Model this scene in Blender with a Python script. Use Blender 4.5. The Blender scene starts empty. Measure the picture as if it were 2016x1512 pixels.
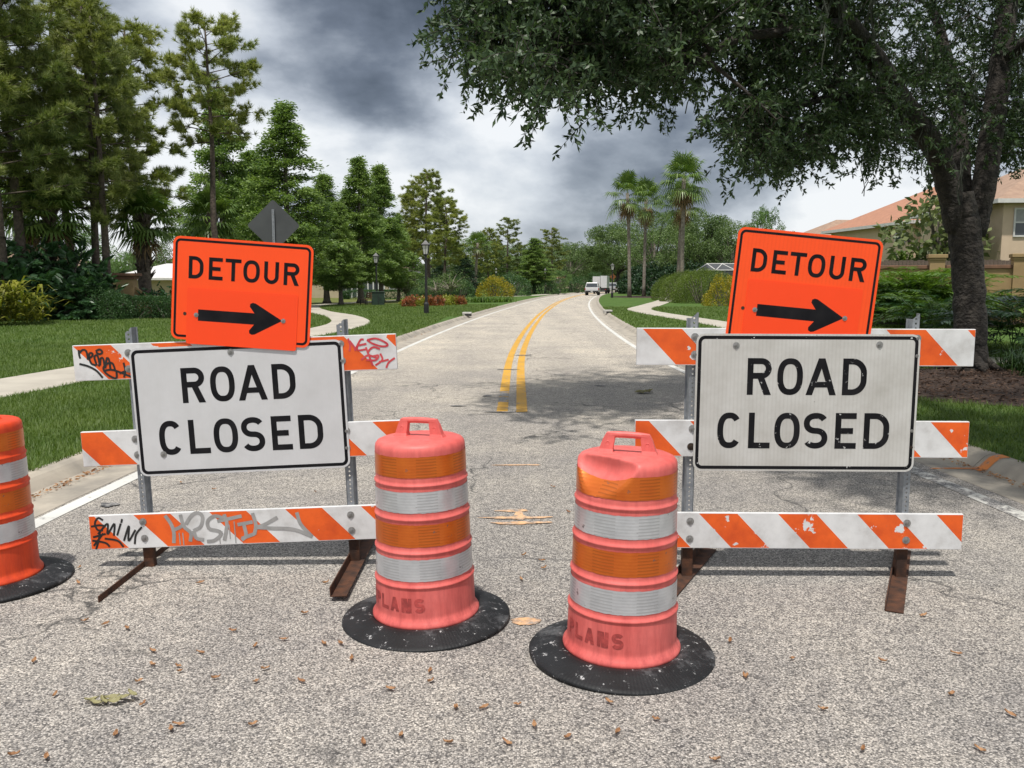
import bpy, math, random
import numpy as np
from mathutils import Vector, Matrix

R = math.radians
SC = bpy.context.scene
COL = SC.collection

# ------------------------------------------------------------------ camera
CAM_H, FPX, PITCH = 1.65, 1690.0, R(6.68)
cam_d = bpy.data.cameras.new('camera')
cam_d.sensor_width = 36.0
cam_d.lens = FPX / 2016 * 36.0
cam_d.clip_start, cam_d.clip_end = 0.05, 6000
cam = bpy.data.objects.new('camera', cam_d)
cam.location = (0, 0, CAM_H)
cam.rotation_euler = (R(90) - PITCH, 0, 0)
COL.objects.link(cam)
SC.camera = cam

# ------------------------------------------------------------------ light
SUN_TO = Vector((0.10, 0.36, -1.0)).normalized()      # direction the light travels
sun_el = math.asin(-SUN_TO.z)
sun_az = math.atan2(-SUN_TO.x, -SUN_TO.y)              # from +Y, clockwise positive
sd = bpy.data.lights.new('sun', 'SUN')
sd.energy, sd.angle, sd.color = 3.9, R(1.6), (1.0, 0.958, 0.89)
so = bpy.data.objects.new('sun', sd)
so.rotation_euler = SUN_TO.to_track_quat('-Z', 'Y').to_euler()
so.location = (0, -10, 40)
COL.objects.link(so)

w = bpy.data.worlds.new('World'); SC.world = w; w.use_nodes = True
wn = w.node_tree; wn.nodes.clear()
def N(nt, t, **kw):
    n = nt.nodes.new(t)
    for k, v in kw.items():
        if k.startswith('i_'):
            key = k[2:]
            n.inputs[int(key) if key.isdigit() else key].default_value = v
        else:
            setattr(n, k, v)
    return n
def L(nt, a, b): nt.links.new(a, b)
def MATH(nt, op, a, b=None, c=None, clamp=False):
    n = nt.nodes.new('ShaderNodeMath'); n.operation = op; n.use_clamp = clamp
    for i, x in enumerate((a, b, c)):
        if x is None: continue
        if isinstance(x, (int, float)): n.inputs[i].default_value = x
        else: nt.links.new(x, n.inputs[i])
    return n.outputs[0]
def RAMP(nt, fac, stops, interp='LINEAR'):
    n = nt.nodes.new('ShaderNodeValToRGB'); cr = n.color_ramp; cr.interpolation = interp
    while len(cr.elements) < len(stops): cr.elements.new(0.5)
    for e, (p, c) in zip(cr.elements, stops):
        e.position = p
        e.color = (c, c, c, 1) if isinstance(c, (int, float)) else (c[0], c[1], c[2], 1)
    nt.links.new(fac, n.inputs[0])
    return n.outputs[0]
def MIX(nt, fac, a, b, mode='MIX'):
    n = nt.nodes.new('ShaderNodeMix'); n.data_type = 'RGBA'; n.blend_type = mode
    for sock, x in ((n.inputs[0], fac), (n.inputs[6], a), (n.inputs[7], b)):
        if isinstance(x, (int, float)): sock.default_value = x
        elif isinstance(x, (tuple, list)): sock.default_value = (x[0], x[1], x[2], 1)
        else: nt.links.new(x, sock)
    return n.outputs[2]

sky = N(wn, 'ShaderNodeTexSky', sky_type='NISHITA', sun_disc=False, sun_elevation=sun_el,
        sun_rotation=sun_az, altitude=10, air_density=1.0, dust_density=1.5, ozone_density=1.0)
tc = N(wn, 'ShaderNodeTexCoord')
sep = N(wn, 'ShaderNodeSeparateXYZ'); L(wn, tc.outputs['Generated'], sep.inputs[0])
zz = MATH(wn, 'MAXIMUM', sep.outputs[2], 0.0)
den = MATH(wn, 'ADD', zz, 0.27)
cu = MATH(wn, 'DIVIDE', sep.outputs[0], den)
cv = MATH(wn, 'DIVIDE', sep.outputs[1], den)
cmb = N(wn, 'ShaderNodeCombineXYZ'); L(wn, cu, cmb.inputs[0]); L(wn, cv, cmb.inputs[1])
mp = N(wn, 'ShaderNodeMapping'); mp.inputs['Location'].default_value = (3.1, 1.7, 0.4); L(wn, cmb.outputs[0], mp.inputs[0])
mp1 = N(wn, 'ShaderNodeMapping'); mp1.inputs['Location'].default_value = (1.3, 0.2, 2.1); mp1.inputs['Scale'].default_value = (2.0, 2.0, 3.6); L(wn, tc.outputs['Generated'], mp1.inputs[0])
n1 = N(wn, 'ShaderNodeTexNoise', i_Scale=2.3, i_Detail=10.0, i_Roughness=0.52, i_Distortion=0.15); L(wn, mp1.outputs[0], n1.inputs['Vector'])
n2 = N(wn, 'ShaderNodeTexNoise', i_Scale=0.7, i_Detail=3.0, i_Roughness=0.5); L(wn, mp.outputs[0], n2.inputs['Vector'])
mp3 = N(wn, 'ShaderNodeMapping'); mp3.inputs['Scale'].default_value = (2.6, 2.6, 4.2); L(wn, tc.outputs['Generated'], mp3.inputs[0])
n3 = N(wn, 'ShaderNodeTexNoise', i_Scale=1.5, i_Detail=8.0, i_Roughness=0.55, i_Distortion=0.2); L(wn, mp3.outputs[0], n3.inputs['Vector'])
# storm mass: a big dark cloud ahead and high (real direction in the sky)
def blob(direction, c0, c1):
    v = Vector(direction).normalized()
    d = N(wn, 'ShaderNodeVectorMath', operation='DOT_PRODUCT'); L(wn, tc.outputs['Generated'], d.inputs[0]); d.inputs[1].default_value = v
    m = N(wn, 'ShaderNodeMapRange', interpolation_type='SMOOTHSTEP'); m.inputs[1].default_value = c0; m.inputs[2].default_value = c1
    L(wn, d.outputs['Value'], m.inputs[0]); return m.outputs[0]
storm = MATH(wn, 'ADD', blob((-0.125, 1.0, 0.30), 0.982, 0.9985),
             MATH(wn, 'MULTIPLY', blob((0.22, 1.0, 0.145), 0.994, 0.9995), 0.45))
base = MATH(wn, 'ADD', MATH(wn, 'MULTIPLY', n1.outputs[0], 0.5),
            MATH(wn, 'ADD', MATH(wn, 'MULTIPLY', n2.outputs[0], 0.25), MATH(wn, 'MULTIPLY', n3.outputs[0], 0.36)))
base = MATH(wn, 'ADD', MATH(wn, 'MULTIPLY', MATH(wn, 'SUBTRACT', base, 0.555), 1.6), 0.566)
base = MATH(wn, 'SUBTRACT', base, MATH(wn, 'MULTIPLY', storm, MATH(wn, 'MULTIPLY', MATH(wn, 'SUBTRACT', 1.25, n1.outputs[0]), 0.23)))
lowb = MATH(wn, 'MULTIPLY', MATH(wn, 'MAXIMUM', MATH(wn, 'SUBTRACT', 0.22, zz), 0.0), 0.20)
base = MATH(wn, 'ADD', base, lowb)
cloud = RAMP(wn, base, [(0.26, (0.7, 0.85, 1.1)), (0.37, (1.5, 1.75, 2.2)), (0.46, (2.9, 3.25, 3.8)), (0.54, (5.0, 5.4, 6.0)),
                        (0.60, (6.5, 6.9, 7.4)), (0.69, (8.8, 9.0, 9.2))])
skymix = MIX(wn, 0.88, sky.outputs[0], cloud)
bg = N(wn, 'ShaderNodeBackground', i_Strength=0.10); L(wn, skymix, bg.inputs[0])
wo = N(wn, 'ShaderNodeOutputWorld'); L(wn, bg.outputs[0], wo.inputs[0])

SC.view_settings.view_transform = 'Standard'
SC.view_settings.look = 'None'
SC.view_settings.gamma = 1.0
SC.view_settings.use_curve_mapping = False
SC.view_settings.exposure = 0.15

# ------------------------------------------------------------------ helpers
def ray(px, py):
    x, y = (px - 1008) / FPX, (756 - py) / FPX
    c, s = math.cos(PITCH), math.sin(PITCH)
    return Vector((x, c + y * s, -s + y * c))
def gp(px, py, z=0.0):
    d = ray(px, py); t = (z - CAM_H) / d.z
    return Vector((d.x * t, d.y * t, z))
def vp(px, py, Y):
    d = ray(px, py); t = Y / d.y
    return Vector((d.x * t, Y, CAM_H + d.z * t))

def tag(o, label=None, cat=None, group=None, kind=None):
    if label: o['label'] = label
    if cat: o['category'] = cat
    if group: o['group'] = group
    if kind: o['kind'] = kind
    return o
def empty(name, loc, rz=0.0, label=None, cat=None, group=None, rot=None, scale=None):
    o = bpy.data.objects.new(name, None); COL.objects.link(o)
    o.location = loc; o.rotation_euler = rot if rot else (0, 0, rz)
    if scale: o.scale = scale
    o.empty_display_size = 0.2
    return tag(o, label, cat, group)
def mesh(name, V, F, mat=None, smooth=False):
    me = bpy.data.meshes.new(name)
    if isinstance(F, np.ndarray):
        V = np.asarray(V, dtype=np.float32); m, k = F.shape
        me.vertices.add(len(V)); me.vertices.foreach_set('co', V.ravel())
        me.loops.add(m * k); me.loops.foreach_set('vertex_index', F.astype(np.int32).ravel())
        me.polygons.add(m); me.polygons.foreach_set('loop_start', np.arange(0, m * k, k, dtype=np.int32))
        me.update(calc_edges=True)
    else:
        me.from_pydata([tuple(v) for v in V], [], F); me.update()
    if smooth: me.polygons.foreach_set('use_smooth', [True] * len(me.polygons))
    if mat: me.materials.append(mat)
    return me
def obj(name, me, parent=None, loc=(0, 0, 0), rot=None, bevel=0):
    o = bpy.data.objects.new(name, me); COL.objects.link(o)
    if parent: o.parent = parent
    o.location = loc
    if rot: o.rotation_euler = rot
    if bevel:
        b = o.modifiers.new('bevel', 'BEVEL'); b.width = bevel; b.segments = 2; b.limit_method = 'ANGLE'
    return o

class B:
    def __init__(s): s.v, s.f = [], []
    def add(s, V, F):
        n = len(s.v); s.v += [tuple(x) for x in V]; s.f += [tuple(i + n for i in f) for f in F]; return s
    def box(s, c, d, rot=None):
        V = [Vector((x * d[0] / 2, y * d[1] / 2, z * d[2] / 2)) for x in (-1, 1) for y in (-1, 1) for z in (-1, 1)]
        if rot is not None: V = [rot @ v for v in V]
        c = Vector(c)
        return s.add([v + c for v in V], [(0, 1, 3, 2), (4, 6, 7, 5), (0, 4, 5, 1), (2, 3, 7, 6), (0, 2, 6, 4), (1, 5, 7, 3)])
    def bx(s, x0, x1, y0, y1, z0, z1):
        return s.box(((x0 + x1) / 2, (y0 + y1) / 2, (z0 + z1) / 2), (x1 - x0, y1 - y0, z1 - z0))
    def tube(s, path, radii, n=8, cap=True):
        P = [Vector(p) for p in path]
        if isinstance(radii, (int, float)): radii = [radii] * len(P)
        V, F = [], []
        up = Vector((0, 0, 1)); prev = None
        for i, p in enumerate(P):
            t = (P[min(i + 1, len(P) - 1)] - P[max(i - 1, 0)]).normalized()
            if prev is None:
                a = t.orthogonal().normalized()
            else:
                a = (prev - t * prev.dot(t)).normalized()
            prev = a; b = t.cross(a)
            for k in range(n):
                an = 2 * math.pi * k / n
                V.append(p + (a * math.cos(an) + b * math.sin(an)) * radii[i])
        for i in range(len(P) - 1):
            for k in range(n):
                F.append((i * n + k, i * n + (k + 1) % n, (i + 1) * n + (k + 1) % n, (i + 1) * n + k))
        if cap:
            F.append(tuple(range(n - 1, -1, -1))); F.append(tuple((len(P) - 1) * n + k for k in range(n)))
        return s.add(V, F)
    def lathe(s, prof, n=32, cap0=False, cap1=False):
        V, F = [], []
        for r, z in prof:
            for k in range(n):
                an = 2 * math.pi * k / n; V.append((r * math.cos(an), r * math.sin(an), z))
        for i in range(len(prof) - 1):
            for k in range(n):
                F.append((i * n + k, i * n + (k + 1) % n, (i + 1) * n + (k + 1) % n, (i + 1) * n + k))
        if cap0: F.append(tuple(range(n - 1, -1, -1)))
        if cap1: F.append(tuple((len(prof) - 1) * n + k for k in range(n)))
        return s.add(V, F)
    def prism(s, poly, h0, h1, axis='z'):
        n = len(poly)
        f = {'z': lambda a, b, h: (a, b, h), 'y': lambda a, b, h: (a, h, b), 'x': lambda a, b, h: (h, a, b)}[axis]
        V = [f(a, b, h0) for a, b in poly] + [f(a, b, h1) for a, b in poly]
        F = [tuple(range(n - 1, -1, -1)), tuple(range(n, 2 * n))] + [(i, (i + 1) % n, n + (i + 1) % n, n + i) for i in range(n)]
        return s.add(V, F)
    def build(s, name, mat, parent=None, smooth=False, bevel=0, loc=(0, 0, 0), rot=None):
        return obj(name, mesh(name, s.v, s.f, mat, smooth), parent, loc, rot, bevel)

# ------------------------------------------------------------------ materials
def new_mat(name):
    m = bpy.data.materials.new(name); m.use_nodes = True
    nt = m.node_tree; p = nt.nodes['Principled BSDF']
    return m, nt, p
def coords(nt, kind='Object'):
    if kind == 'World': return N(nt, 'ShaderNodeNewGeometry').outputs['Position']
    return N(nt, 'ShaderNodeTexCoord').outputs[kind]
def noise(nt, co, scale, detail=4.0, rough=0.55, dist=0.0):
    n = N(nt, 'ShaderNodeTexNoise', i_Scale=scale, i_Detail=detail, i_Roughness=rough, i_Distortion=dist)
    L(nt, co, n.inputs['Vector']); return n.outputs[0]
def bump(nt, p, h, strength=0.3, dist=0.01):
    b = N(nt, 'ShaderNodeBump', i_Strength=strength, i_Distance=dist); L(nt, h, b.inputs['Height']); L(nt, b.outputs[0], p.inputs['Normal'])
def pmat(name, c1, c2=None, scale=5.0, rough=0.7, metal=0.0, bs=0.0, bscale=40.0, bd=0.005, co='Object', spec=0.5, lo=0.35, hi=0.65, detail=5.0):
    m, nt, p = new_mat(name)
    p.inputs['Roughness'].default_value = rough; p.inputs['Metallic'].default_value = metal
    p.inputs['Specular IOR Level'].default_value = spec
    c = coords(nt, co)
    if c2 is None: c2 = tuple(x * 0.75 for x in c1)
    L(nt, RAMP(nt, noise(nt, c, scale, detail), [(lo, c1), (hi, c2)]), p.inputs['Base Color'])
    if bs: bump(nt, p, noise(nt, c, bscale, 3.0), bs, bd)
    return m
def leaf_mat(name, c1, c2, trans=0.3, rough=0.45, nscale=0.6, spec=0.35):
    m, nt, p = new_mat(name)
    g = N(nt, 'ShaderNodeNewGeometry')
    isl = g.outputs['Random Per Island']
    nz = noise(nt, g.outputs['Position'], nscale, 3.0)
    f = MATH(nt, 'ADD', MATH(nt, 'MULTIPLY', isl, 0.6), MATH(nt, 'MULTIPLY', MATH(nt, 'SUBTRACT', nz, 0.5), 1.3))
    f = MATH(nt, 'ADD', f, 0.2)
    col = RAMP(nt, f, [(0.05, c1), (0.95, c2)])
    L(nt, col, p.inputs['Base Color']); p.inputs['Roughness'].default_value = rough
    p.inputs['Specular IOR Level'].default_value = spec
    tr = N(nt, 'ShaderNodeBsdfTranslucent'); L(nt, MIX(nt, 1.0, col, (1.25, 1.35, 0.6), 'MULTIPLY'), tr.inputs[0])
    mx = N(nt, 'ShaderNodeMixShader', i_0=trans); L(nt, p.outputs[0], mx.inputs[1]); L(nt, tr.outputs[0], mx.inputs[2])
    L(nt, mx.outputs[0], nt.nodes['Material Output'].inputs[0])
    return m

M = {}
# asphalt: exposed limestone aggregate
def asphalt():
    m, nt, p = new_mat('worn_asphalt')
    c = coords(nt, 'World')
    v = N(nt, 'ShaderNodeTexVoronoi', i_Scale=140.0, i_Randomness=1.0); L(nt, c, v.inputs['Vector'])
    s = N(nt, 'ShaderNodeSeparateColor'); L(nt, v.outputs['Color'], s.inputs[0])
    stone = RAMP(nt, s.outputs[0], [(0.0, (0.105, 0.10, 0.098)), (0.18, (0.21, 0.20, 0.19)), (0.45, (0.345, 0.325, 0.298)), (0.72, (0.465, 0.435, 0.395)), (1.0, (0.68, 0.64, 0.585))])
    edge = RAMP(nt, v.outputs['Distance'], [(0.40, 1.0), (0.75, 0.5)])
    col = MIX(nt, 1.0, stone, edge, 'MULTIPLY')
    big = noise(nt, c, 0.55, 6.0, 0.6)
    col = MIX(nt, 1.0, col, RAMP(nt, big, [(0.3, (0.82, 0.82, 0.84)), (0.7, (1.14, 1.12, 1.08))]), 'MULTIPLY')
    mid = noise(nt, c, 9.0, 4.0, 0.6)
    col = MIX(nt, 1.0, col, RAMP(nt, mid, [(0.3, (0.8, 0.8, 0.82)), (0.7, (1.12, 1.11, 1.1))]), 'MULTIPLY')
    ml = N(nt, 'ShaderNodeMapping'); ml.inputs['Scale'].default_value = (1.0, 0.07, 1.0); L(nt, c, ml.inputs[0])
    col = MIX(nt, 1.0, col, RAMP(nt, noise(nt, ml.outputs[0], 1.1, 4.0), [(0.35, (0.90, 0.90, 0.905)), (0.65, (1.07, 1.065, 1.05))]), 'MULTIPLY')
    stn = RAMP(nt, noise(nt, c, 1.7, 7.0, 0.7), [(0.60, 0.0), (0.72, 0.32)])
    col = MIX(nt, stn, col, (0.13, 0.115, 0.10))
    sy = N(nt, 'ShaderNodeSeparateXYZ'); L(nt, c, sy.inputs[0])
    far_pale = RAMP(nt, MATH(nt, 'DIVIDE', MATH(nt, 'ADD', sy.outputs[1], MATH(nt, 'MULTIPLY', big, 6.0)), 40.0), [(0.22, (1.0, 1.0, 1.0)), (0.6, (1.50, 1.455, 1.35))])  # multiplies the asphalt colour up to a paler, warmer tone along Y
    col = MIX(nt, 1.0, col, far_pale, 'MULTIPLY')
    # hairline cracks
    wv = N(nt, 'ShaderNodeVectorMath', operation='ADD'); L(nt, c, wv.inputs[0])
    nv = N(nt, 'ShaderNodeTexNoise', i_Scale=2.2, i_Detail=5.0); L(nt, c, nv.inputs['Vector'])
    sv = N(nt, 'ShaderNodeVectorMath', operation='SCALE'); L(nt, nv.outputs['Color'], sv.inputs[0]); sv.inputs['Scale'].default_value = 0.7
    L(nt, sv.outputs[0], wv.inputs[1])
    cr = N(nt, 'ShaderNodeTexVoronoi', feature='DISTANCE_TO_EDGE', i_Scale=0.33); L(nt, wv.outputs[0], cr.inputs['Vector'])
    crm = MATH(nt, 'MULTIPLY', RAMP(nt, cr.outputs['Distance'], [(0.0, 1.0), (0.0055, 0.0)]), RAMP(nt, noise(nt, c, 0.5, 2.0), [(0.44, 0.0), (0.54, 0.85)]))
    col = MIX(nt, crm, col, (0.04, 0.04, 0.04))
    # paler further down the road; lengthwise streaks for the traffic-worn wheel lanes
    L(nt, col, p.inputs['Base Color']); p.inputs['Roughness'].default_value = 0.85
    p.inputs['Specular IOR Level'].default_value = 0.3
    bump(nt, p, MATH(nt, 'SUBTRACT', 1.0, v.outputs['Distance']), 0.6, 0.006)
    return m
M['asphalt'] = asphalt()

def paint(name, c, worn=(0.5, 0.6), scale=7.0, amt=0.9):
    m, nt, p = new_mat(name)
    co = coords(nt, 'World')
    n = noise(nt, co, scale, 7.0, 0.68)
    v = N(nt, 'ShaderNodeTexVoronoi', i_Scale=92.0); L(nt, co, v.inputs['Vector'])
    s = N(nt, 'ShaderNodeSeparateColor'); L(nt, v.outputs['Color'], s.inputs[0])
    stone = RAMP(nt, s.outputs[0], [(0.0, (0.06, 0.06, 0.065)), (0.5, (0.2, 0.19, 0.185)), (1.0, (0.42, 0.40, 0.37))])
    f = MATH(nt, 'MULTIPLY', RAMP(nt, n, [(worn[0], 0.0), (worn[1], 1.0)]), amt)
    n2 = noise(nt, co, 1.3, 4.0)
    cc = MIX(nt, 1.0, c, RAMP(nt, n2, [(0.3, 0.8), (0.7, 1.05)]), 'MULTIPLY')
    L(nt, MIX(nt, f, cc, stone), p.inputs['Base Color']); p.inputs['Roughness'].default_value = 0.7
    bump(nt, p, v.outputs['Distance'], 0.35, 0.004)
    return m
M['yellow_line'] = paint('yellow_line_paint', (0.62, 0.33, 0.028), (0.56, 0.66))
M['white_line'] = paint('white_line_paint', (0.62, 0.61, 0.57), (0.58, 0.68))
M['white_line_worn'] = paint('crumbling_white_line_paint', (0.55, 0.54, 0.5), (0.44, 0.50), 5.0, 1.0)
M['mark_orange'] = paint('faded_orange_marking_paint', (0.80, 0.47, 0.24), (0.40, 0.62), 10.0, 0.95)
M['mark_orange_fresh'] = paint('orange_marking_paint', (0.75, 0.25, 0.06), (0.52, 0.64), 12.0, 0.8)
M['tar'] = paint('tar_stain', (0.05, 0.05, 0.052), (0.42, 0.56), 8.0, 1.0)
M['concrete'] = pmat('kerb_concrete', (0.42, 0.37, 0.30), (0.25, 0.225, 0.19), 3.0, 0.85, bs=0.3, bscale=120, co='World', detail=8)
M['path'] = pmat('path_concrete', (0.46, 0.42, 0.35), (0.37, 0.335, 0.28), 1.2, 0.85, bs=0.15, bscale=80, co='World', detail=8)
M['lawn'] = pmat('lawn_turf', (0.050, 0.100, 0.018), (0.084, 0.140, 0.030), 1.1, 0.9, bs=0.6, bscale=30, bd=0.03, co='World', detail=8, spec=0.15)
M['dry_lawn'] = pmat('dry_turf', (0.10, 0.125, 0.03), (0.15, 0.155, 0.045), 0.8, 0.9, bs=0.4, bscale=25, bd=0.03, co='World', detail=8, spec=0.15)
M['ground'] = pmat('rough_ground', (0.05, 0.08, 0.02), (0.08, 0.085, 0.03), 0.05, 0.95, co='World')
M['mulch'] = pmat('bark_mulch', (0.075, 0.042, 0.026), (0.022, 0.014, 0.010), 26.0, 0.95, bs=0.9, bscale=45, bd=0.03, co='World', detail=7)
M['grass_blade'] = leaf_mat('grass_blades', (0.070, 0.122, 0.024), (0.155, 0.215, 0.055), 0.3, 0.5, 0.9, 0.25)
M['bark_pine'] = pmat('pine_bark', (0.13, 0.10, 0.078), (0.06, 0.046, 0.037), 7.0, 0.95, bs=0.8, bscale=10, bd=0.05)
M['bark_oak'] = pmat('oak_bark', (0.058, 0.049, 0.041), (0.02, 0.017, 0.015), 9.0, 0.95, bs=1.0, bscale=14, bd=0.06, detail=8)
M['bark_grey'] = pmat('grey_bark', (0.16, 0.14, 0.115), (0.09, 0.075, 0.06), 6.0, 0.95, bs=0.6, bscale=12, bd=0.04)
M['bark_palm'] = pmat('palm_trunk', (0.27, 0.235, 0.195), (0.15, 0.125, 0.10), 5.0, 0.95, bs=0.6, bscale=9, bd=0.03)
M['bark_sabal'] = pmat('sabal_trunk', (0.15, 0.12, 0.09), (0.065, 0.052, 0.04), 9.0, 0.95, bs=0.8, bscale=14, bd=0.04)
M['pine'] = leaf_mat('pine_needles', (0.099, 0.153, 0.046), (0.324, 0.345, 0.103), 0.22, 0.5, 0.35)
M['pine_light'] = leaf_mat('pale_pine_needles', (0.130, 0.193, 0.054), (0.404, 0.415, 0.116), 0.25, 0.5, 0.35)
M['cypress'] = leaf_mat('cypress_foliage', (0.075, 0.144, 0.039), (0.263, 0.359, 0.097), 0.3, 0.5, 0.5)
M['cypress_dark'] = leaf_mat('dark_conifer_foliage', (0.012, 0.035, 0.016), (0.037, 0.078, 0.028), 0.15, 0.5, 0.5)
M['oak'] = leaf_mat('live_oak_leaves', (0.017, 0.041, 0.017), (0.090, 0.142, 0.059), 0.22, 0.42, 0.7, 0.4)
M['oak_far'] = leaf_mat('far_oak_leaves', (0.056, 0.103, 0.033), (0.181, 0.255, 0.082), 0.2, 0.5, 0.25)
M['broad'] = leaf_mat('broadleaf_leaves', (0.051, 0.108, 0.030), (0.168, 0.281, 0.079), 0.28, 0.45, 0.3)
M['palm'] = leaf_mat('fan_palm_leaves', (0.053, 0.113, 0.022), (0.179, 0.254, 0.060), 0.2, 0.4, 0.8)
M['palm_dead'] = leaf_mat('dead_palm_leaves', (0.16, 0.10, 0.05), (0.33, 0.23, 0.12), 0.1, 0.7, 0.8)
M['philo'] = leaf_mat('dark_glossy_leaves', (0.023, 0.063, 0.024), (0.074, 0.158, 0.060), 0.2, 0.35, 0.5, 0.5)
M['shrub'] = leaf_mat('shrub_leaves', (0.050, 0.107, 0.014), (0.151, 0.245, 0.040), 0.28, 0.45, 0.6)
M['ginger'] = leaf_mat('variegated_leaves', (0.09, 0.12, 0.018), (0.30, 0.29, 0.05), 0.3, 0.4, 1.2)
M['hedge'] = leaf_mat('hedge_leaves', (0.026, 0.067, 0.023), (0.086, 0.164, 0.056), 0.25, 0.45, 0.8)
M['hedge_light'] = leaf_mat('clipped_hedge_leaves', (0.055, 0.095, 0.014), (0.16, 0.215, 0.035), 0.28, 0.45, 0.8)
M['yellow_fl'] = leaf_mat('yellow_blossom', (0.10, 0.13, 0.015), (0.50, 0.38, 0.02), 0.25, 0.5, 1.5)
M['red_fl'] = leaf_mat('red_croton_leaves', (0.09, 0.085, 0.025), (0.42, 0.11, 0.055), 0.25, 0.45, 2.5)
M['lime_fl'] = leaf_mat('lime_croton_leaves', (0.13, 0.16, 0.02), (0.42, 0.42, 0.07), 0.25, 0.45, 2.0)
M['liriope'] = leaf_mat('strap_grass', (0.018, 0.05, 0.012), (0.06, 0.11, 0.03), 0.25, 0.4, 1.0)
M['moss'] = leaf_mat('hanging_moss', (0.05, 0.058, 0.048), (0.11, 0.12, 0.10), 0.2, 0.8, 1.0, 0.1)
M['cactus'] = leaf_mat('rubbery_pale_leaves', (0.07, 0.105, 0.035), (0.19, 0.22, 0.085), 0.15, 0.4, 1.0)

# ------------------------------------------------------------------ road geometry
CP = np.array([(-0.1, -9), (-0.03, 0), (0, 11), (0.15, 21), (0.85, 35), (2.1, 53), (4.5, 80), (8.2, 112), (12.6, 140), (19, 168), (29, 196), (46, 222), (78, 245)], float)
def catmull(P, n=40):
    P = np.asarray(P, float); Q = np.vstack([2 * P[0] - P[1], P, 2 * P[-1] - P[-2]])
    out = []
    for i in range(1, len(Q) - 2):
        for t in np.linspace(0, 1, n, endpoint=False):
            a, b, c, d = Q[i - 1], Q[i], Q[i + 1], Q[i + 2]
            out.append(0.5 * (2 * b + (c - a) * t + (2 * a - 5 * b + 4 * c - d) * t * t + (3 * b - a - 3 * c + d) * t ** 3))
    out.append(Q[-2]); return np.array(out)
def resample(P, step):
    d = np.r_[0, np.cumsum(np.linalg.norm(np.diff(P, axis=0), axis=1))]
    s = np.arange(0, d[-1], step)
    return s, np.stack([np.interp(s, d, P[:, k]) for k in range(P.shape[1])], 1)
_s, _P = resample(catmull(CP), 0.25)
_s = _s - np.interp(0.0, _P[:, 1], _s)                # s = 0 beside the camera, about equal to Y
_T = np.gradient(_P, axis=0); _T /= np.linalg.norm(_T, axis=1)[:, None]
_N = np.stack([_T[:, 1], -_T[:, 0]], 1)               # right-hand normal
def road_pt(s, off):
    i = [np.interp(s, _s, _P[:, 0]), np.interp(s, _s, _P[:, 1])]
    n = [np.interp(s, _s, _N[:, 0]), np.interp(s, _s, _N[:, 1])]
    return np.stack([i[0] + n[0] * off, i[1] + n[1] * off], -1)
SMAX = _s[-1]
def hwL(s): return np.interp(s, [-9, 0, 6, 12, 21, 35, 60, 300], [3.5, 3.4, 3.3, 3.12, 2.97, 2.93, 2.75, 2.75])
def hwR(s): return np.interp(s, [-9, 0, 6, 12, 21, 35, 60, 300], [3.9, 3.8, 3.66, 3.35, 3.02, 2.85, 2.7, 2.7])
EL, ER = 0.06, 0.22                                     # asphalt beyond the painted line
KW = 0.62                                                # gutter + kerb width
def offL(s): return -(hwL(s) + EL)
def offR(s): return hwR(s) + ER
def sweep(svals, offs, zs, closed=False):
    """offs: list of functions or arrays of s; zs: list of heights"""
    rows = []
    for o, z in zip(offs, zs):
        p = road_pt(svals, o(svals) if callable(o) else np.full_like(svals, o))
        rows.append(np.c_[p, np.full(len(svals), z)])
    A = np.stack(rows, 1); n, k = A.shape[:2]
    V = A.reshape(-1, 3); F = []
    for i in range(n - 1):
        for j in range(k if closed else k - 1):
            j2 = (j + 1) % k
            F.append((i * k + j, i * k + j2, (i + 1) * k + j2, (i + 1) * k + j))
    if closed:
        F.append(tuple(range(k - 1, -1, -1))); F.append(tuple((n - 1) * k + j for j in range(k)))
    return V, F
sv = np.unique(np.r_[np.arange(-8, 60, 1.0), np.arange(60, SMAX - 1, 2.5)])

g = B(); g.add([(-3000, -600, -0.06), (3000, -600, -0.06), (3000, 3500, -0.06), (-3000, 3500, -0.06)], [(0, 1, 2, 3)])
tag(g.build('ground', M['ground']), kind='structure')
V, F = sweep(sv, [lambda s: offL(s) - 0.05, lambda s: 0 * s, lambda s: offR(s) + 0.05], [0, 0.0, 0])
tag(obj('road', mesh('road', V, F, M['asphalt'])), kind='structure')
# kerbs: profile outward from the asphalt edge
KP = [(0.0, 0.006), (0.36, 0.0), (0.41, 0.014), (0.47, 0.075), (0.50, 0.10), (0.54, 0.118), (KW, 0.124), (KW, -0.055), (0.0, -0.055)]
def kerb(side, name):
    e = offL if side < 0 else offR
    root = empty(name, (0, 0, 0)); tag(root, kind='structure')
    prof = [lambda s, d=d: e(s) + side * d for d, z in KP]; zs = [z for d, z in KP]
    s0 = -7.6
    while s0 < 48:
        a = np.linspace(s0, s0 + 3.04, 5)
        V, F = sweep(a, prof, zs, closed=True)
        if side < 0: F = [tuple(reversed(f)) for f in F]
        obj('kerb_section', mesh('kerb_section', V, F, M['concrete']), root, bevel=0.006)
        s0 += 3.05
    a = np.arange(s0, SMAX - 2, 2.0)
    V, F = sweep(a, prof, zs, closed=True)
    tag(obj('kerb_run', mesh('kerb_run', V, F, M['concrete']), root), kind='structure')
kerb(-1, 'kerb_left'); kerb(1, 'kerb_right')
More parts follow.
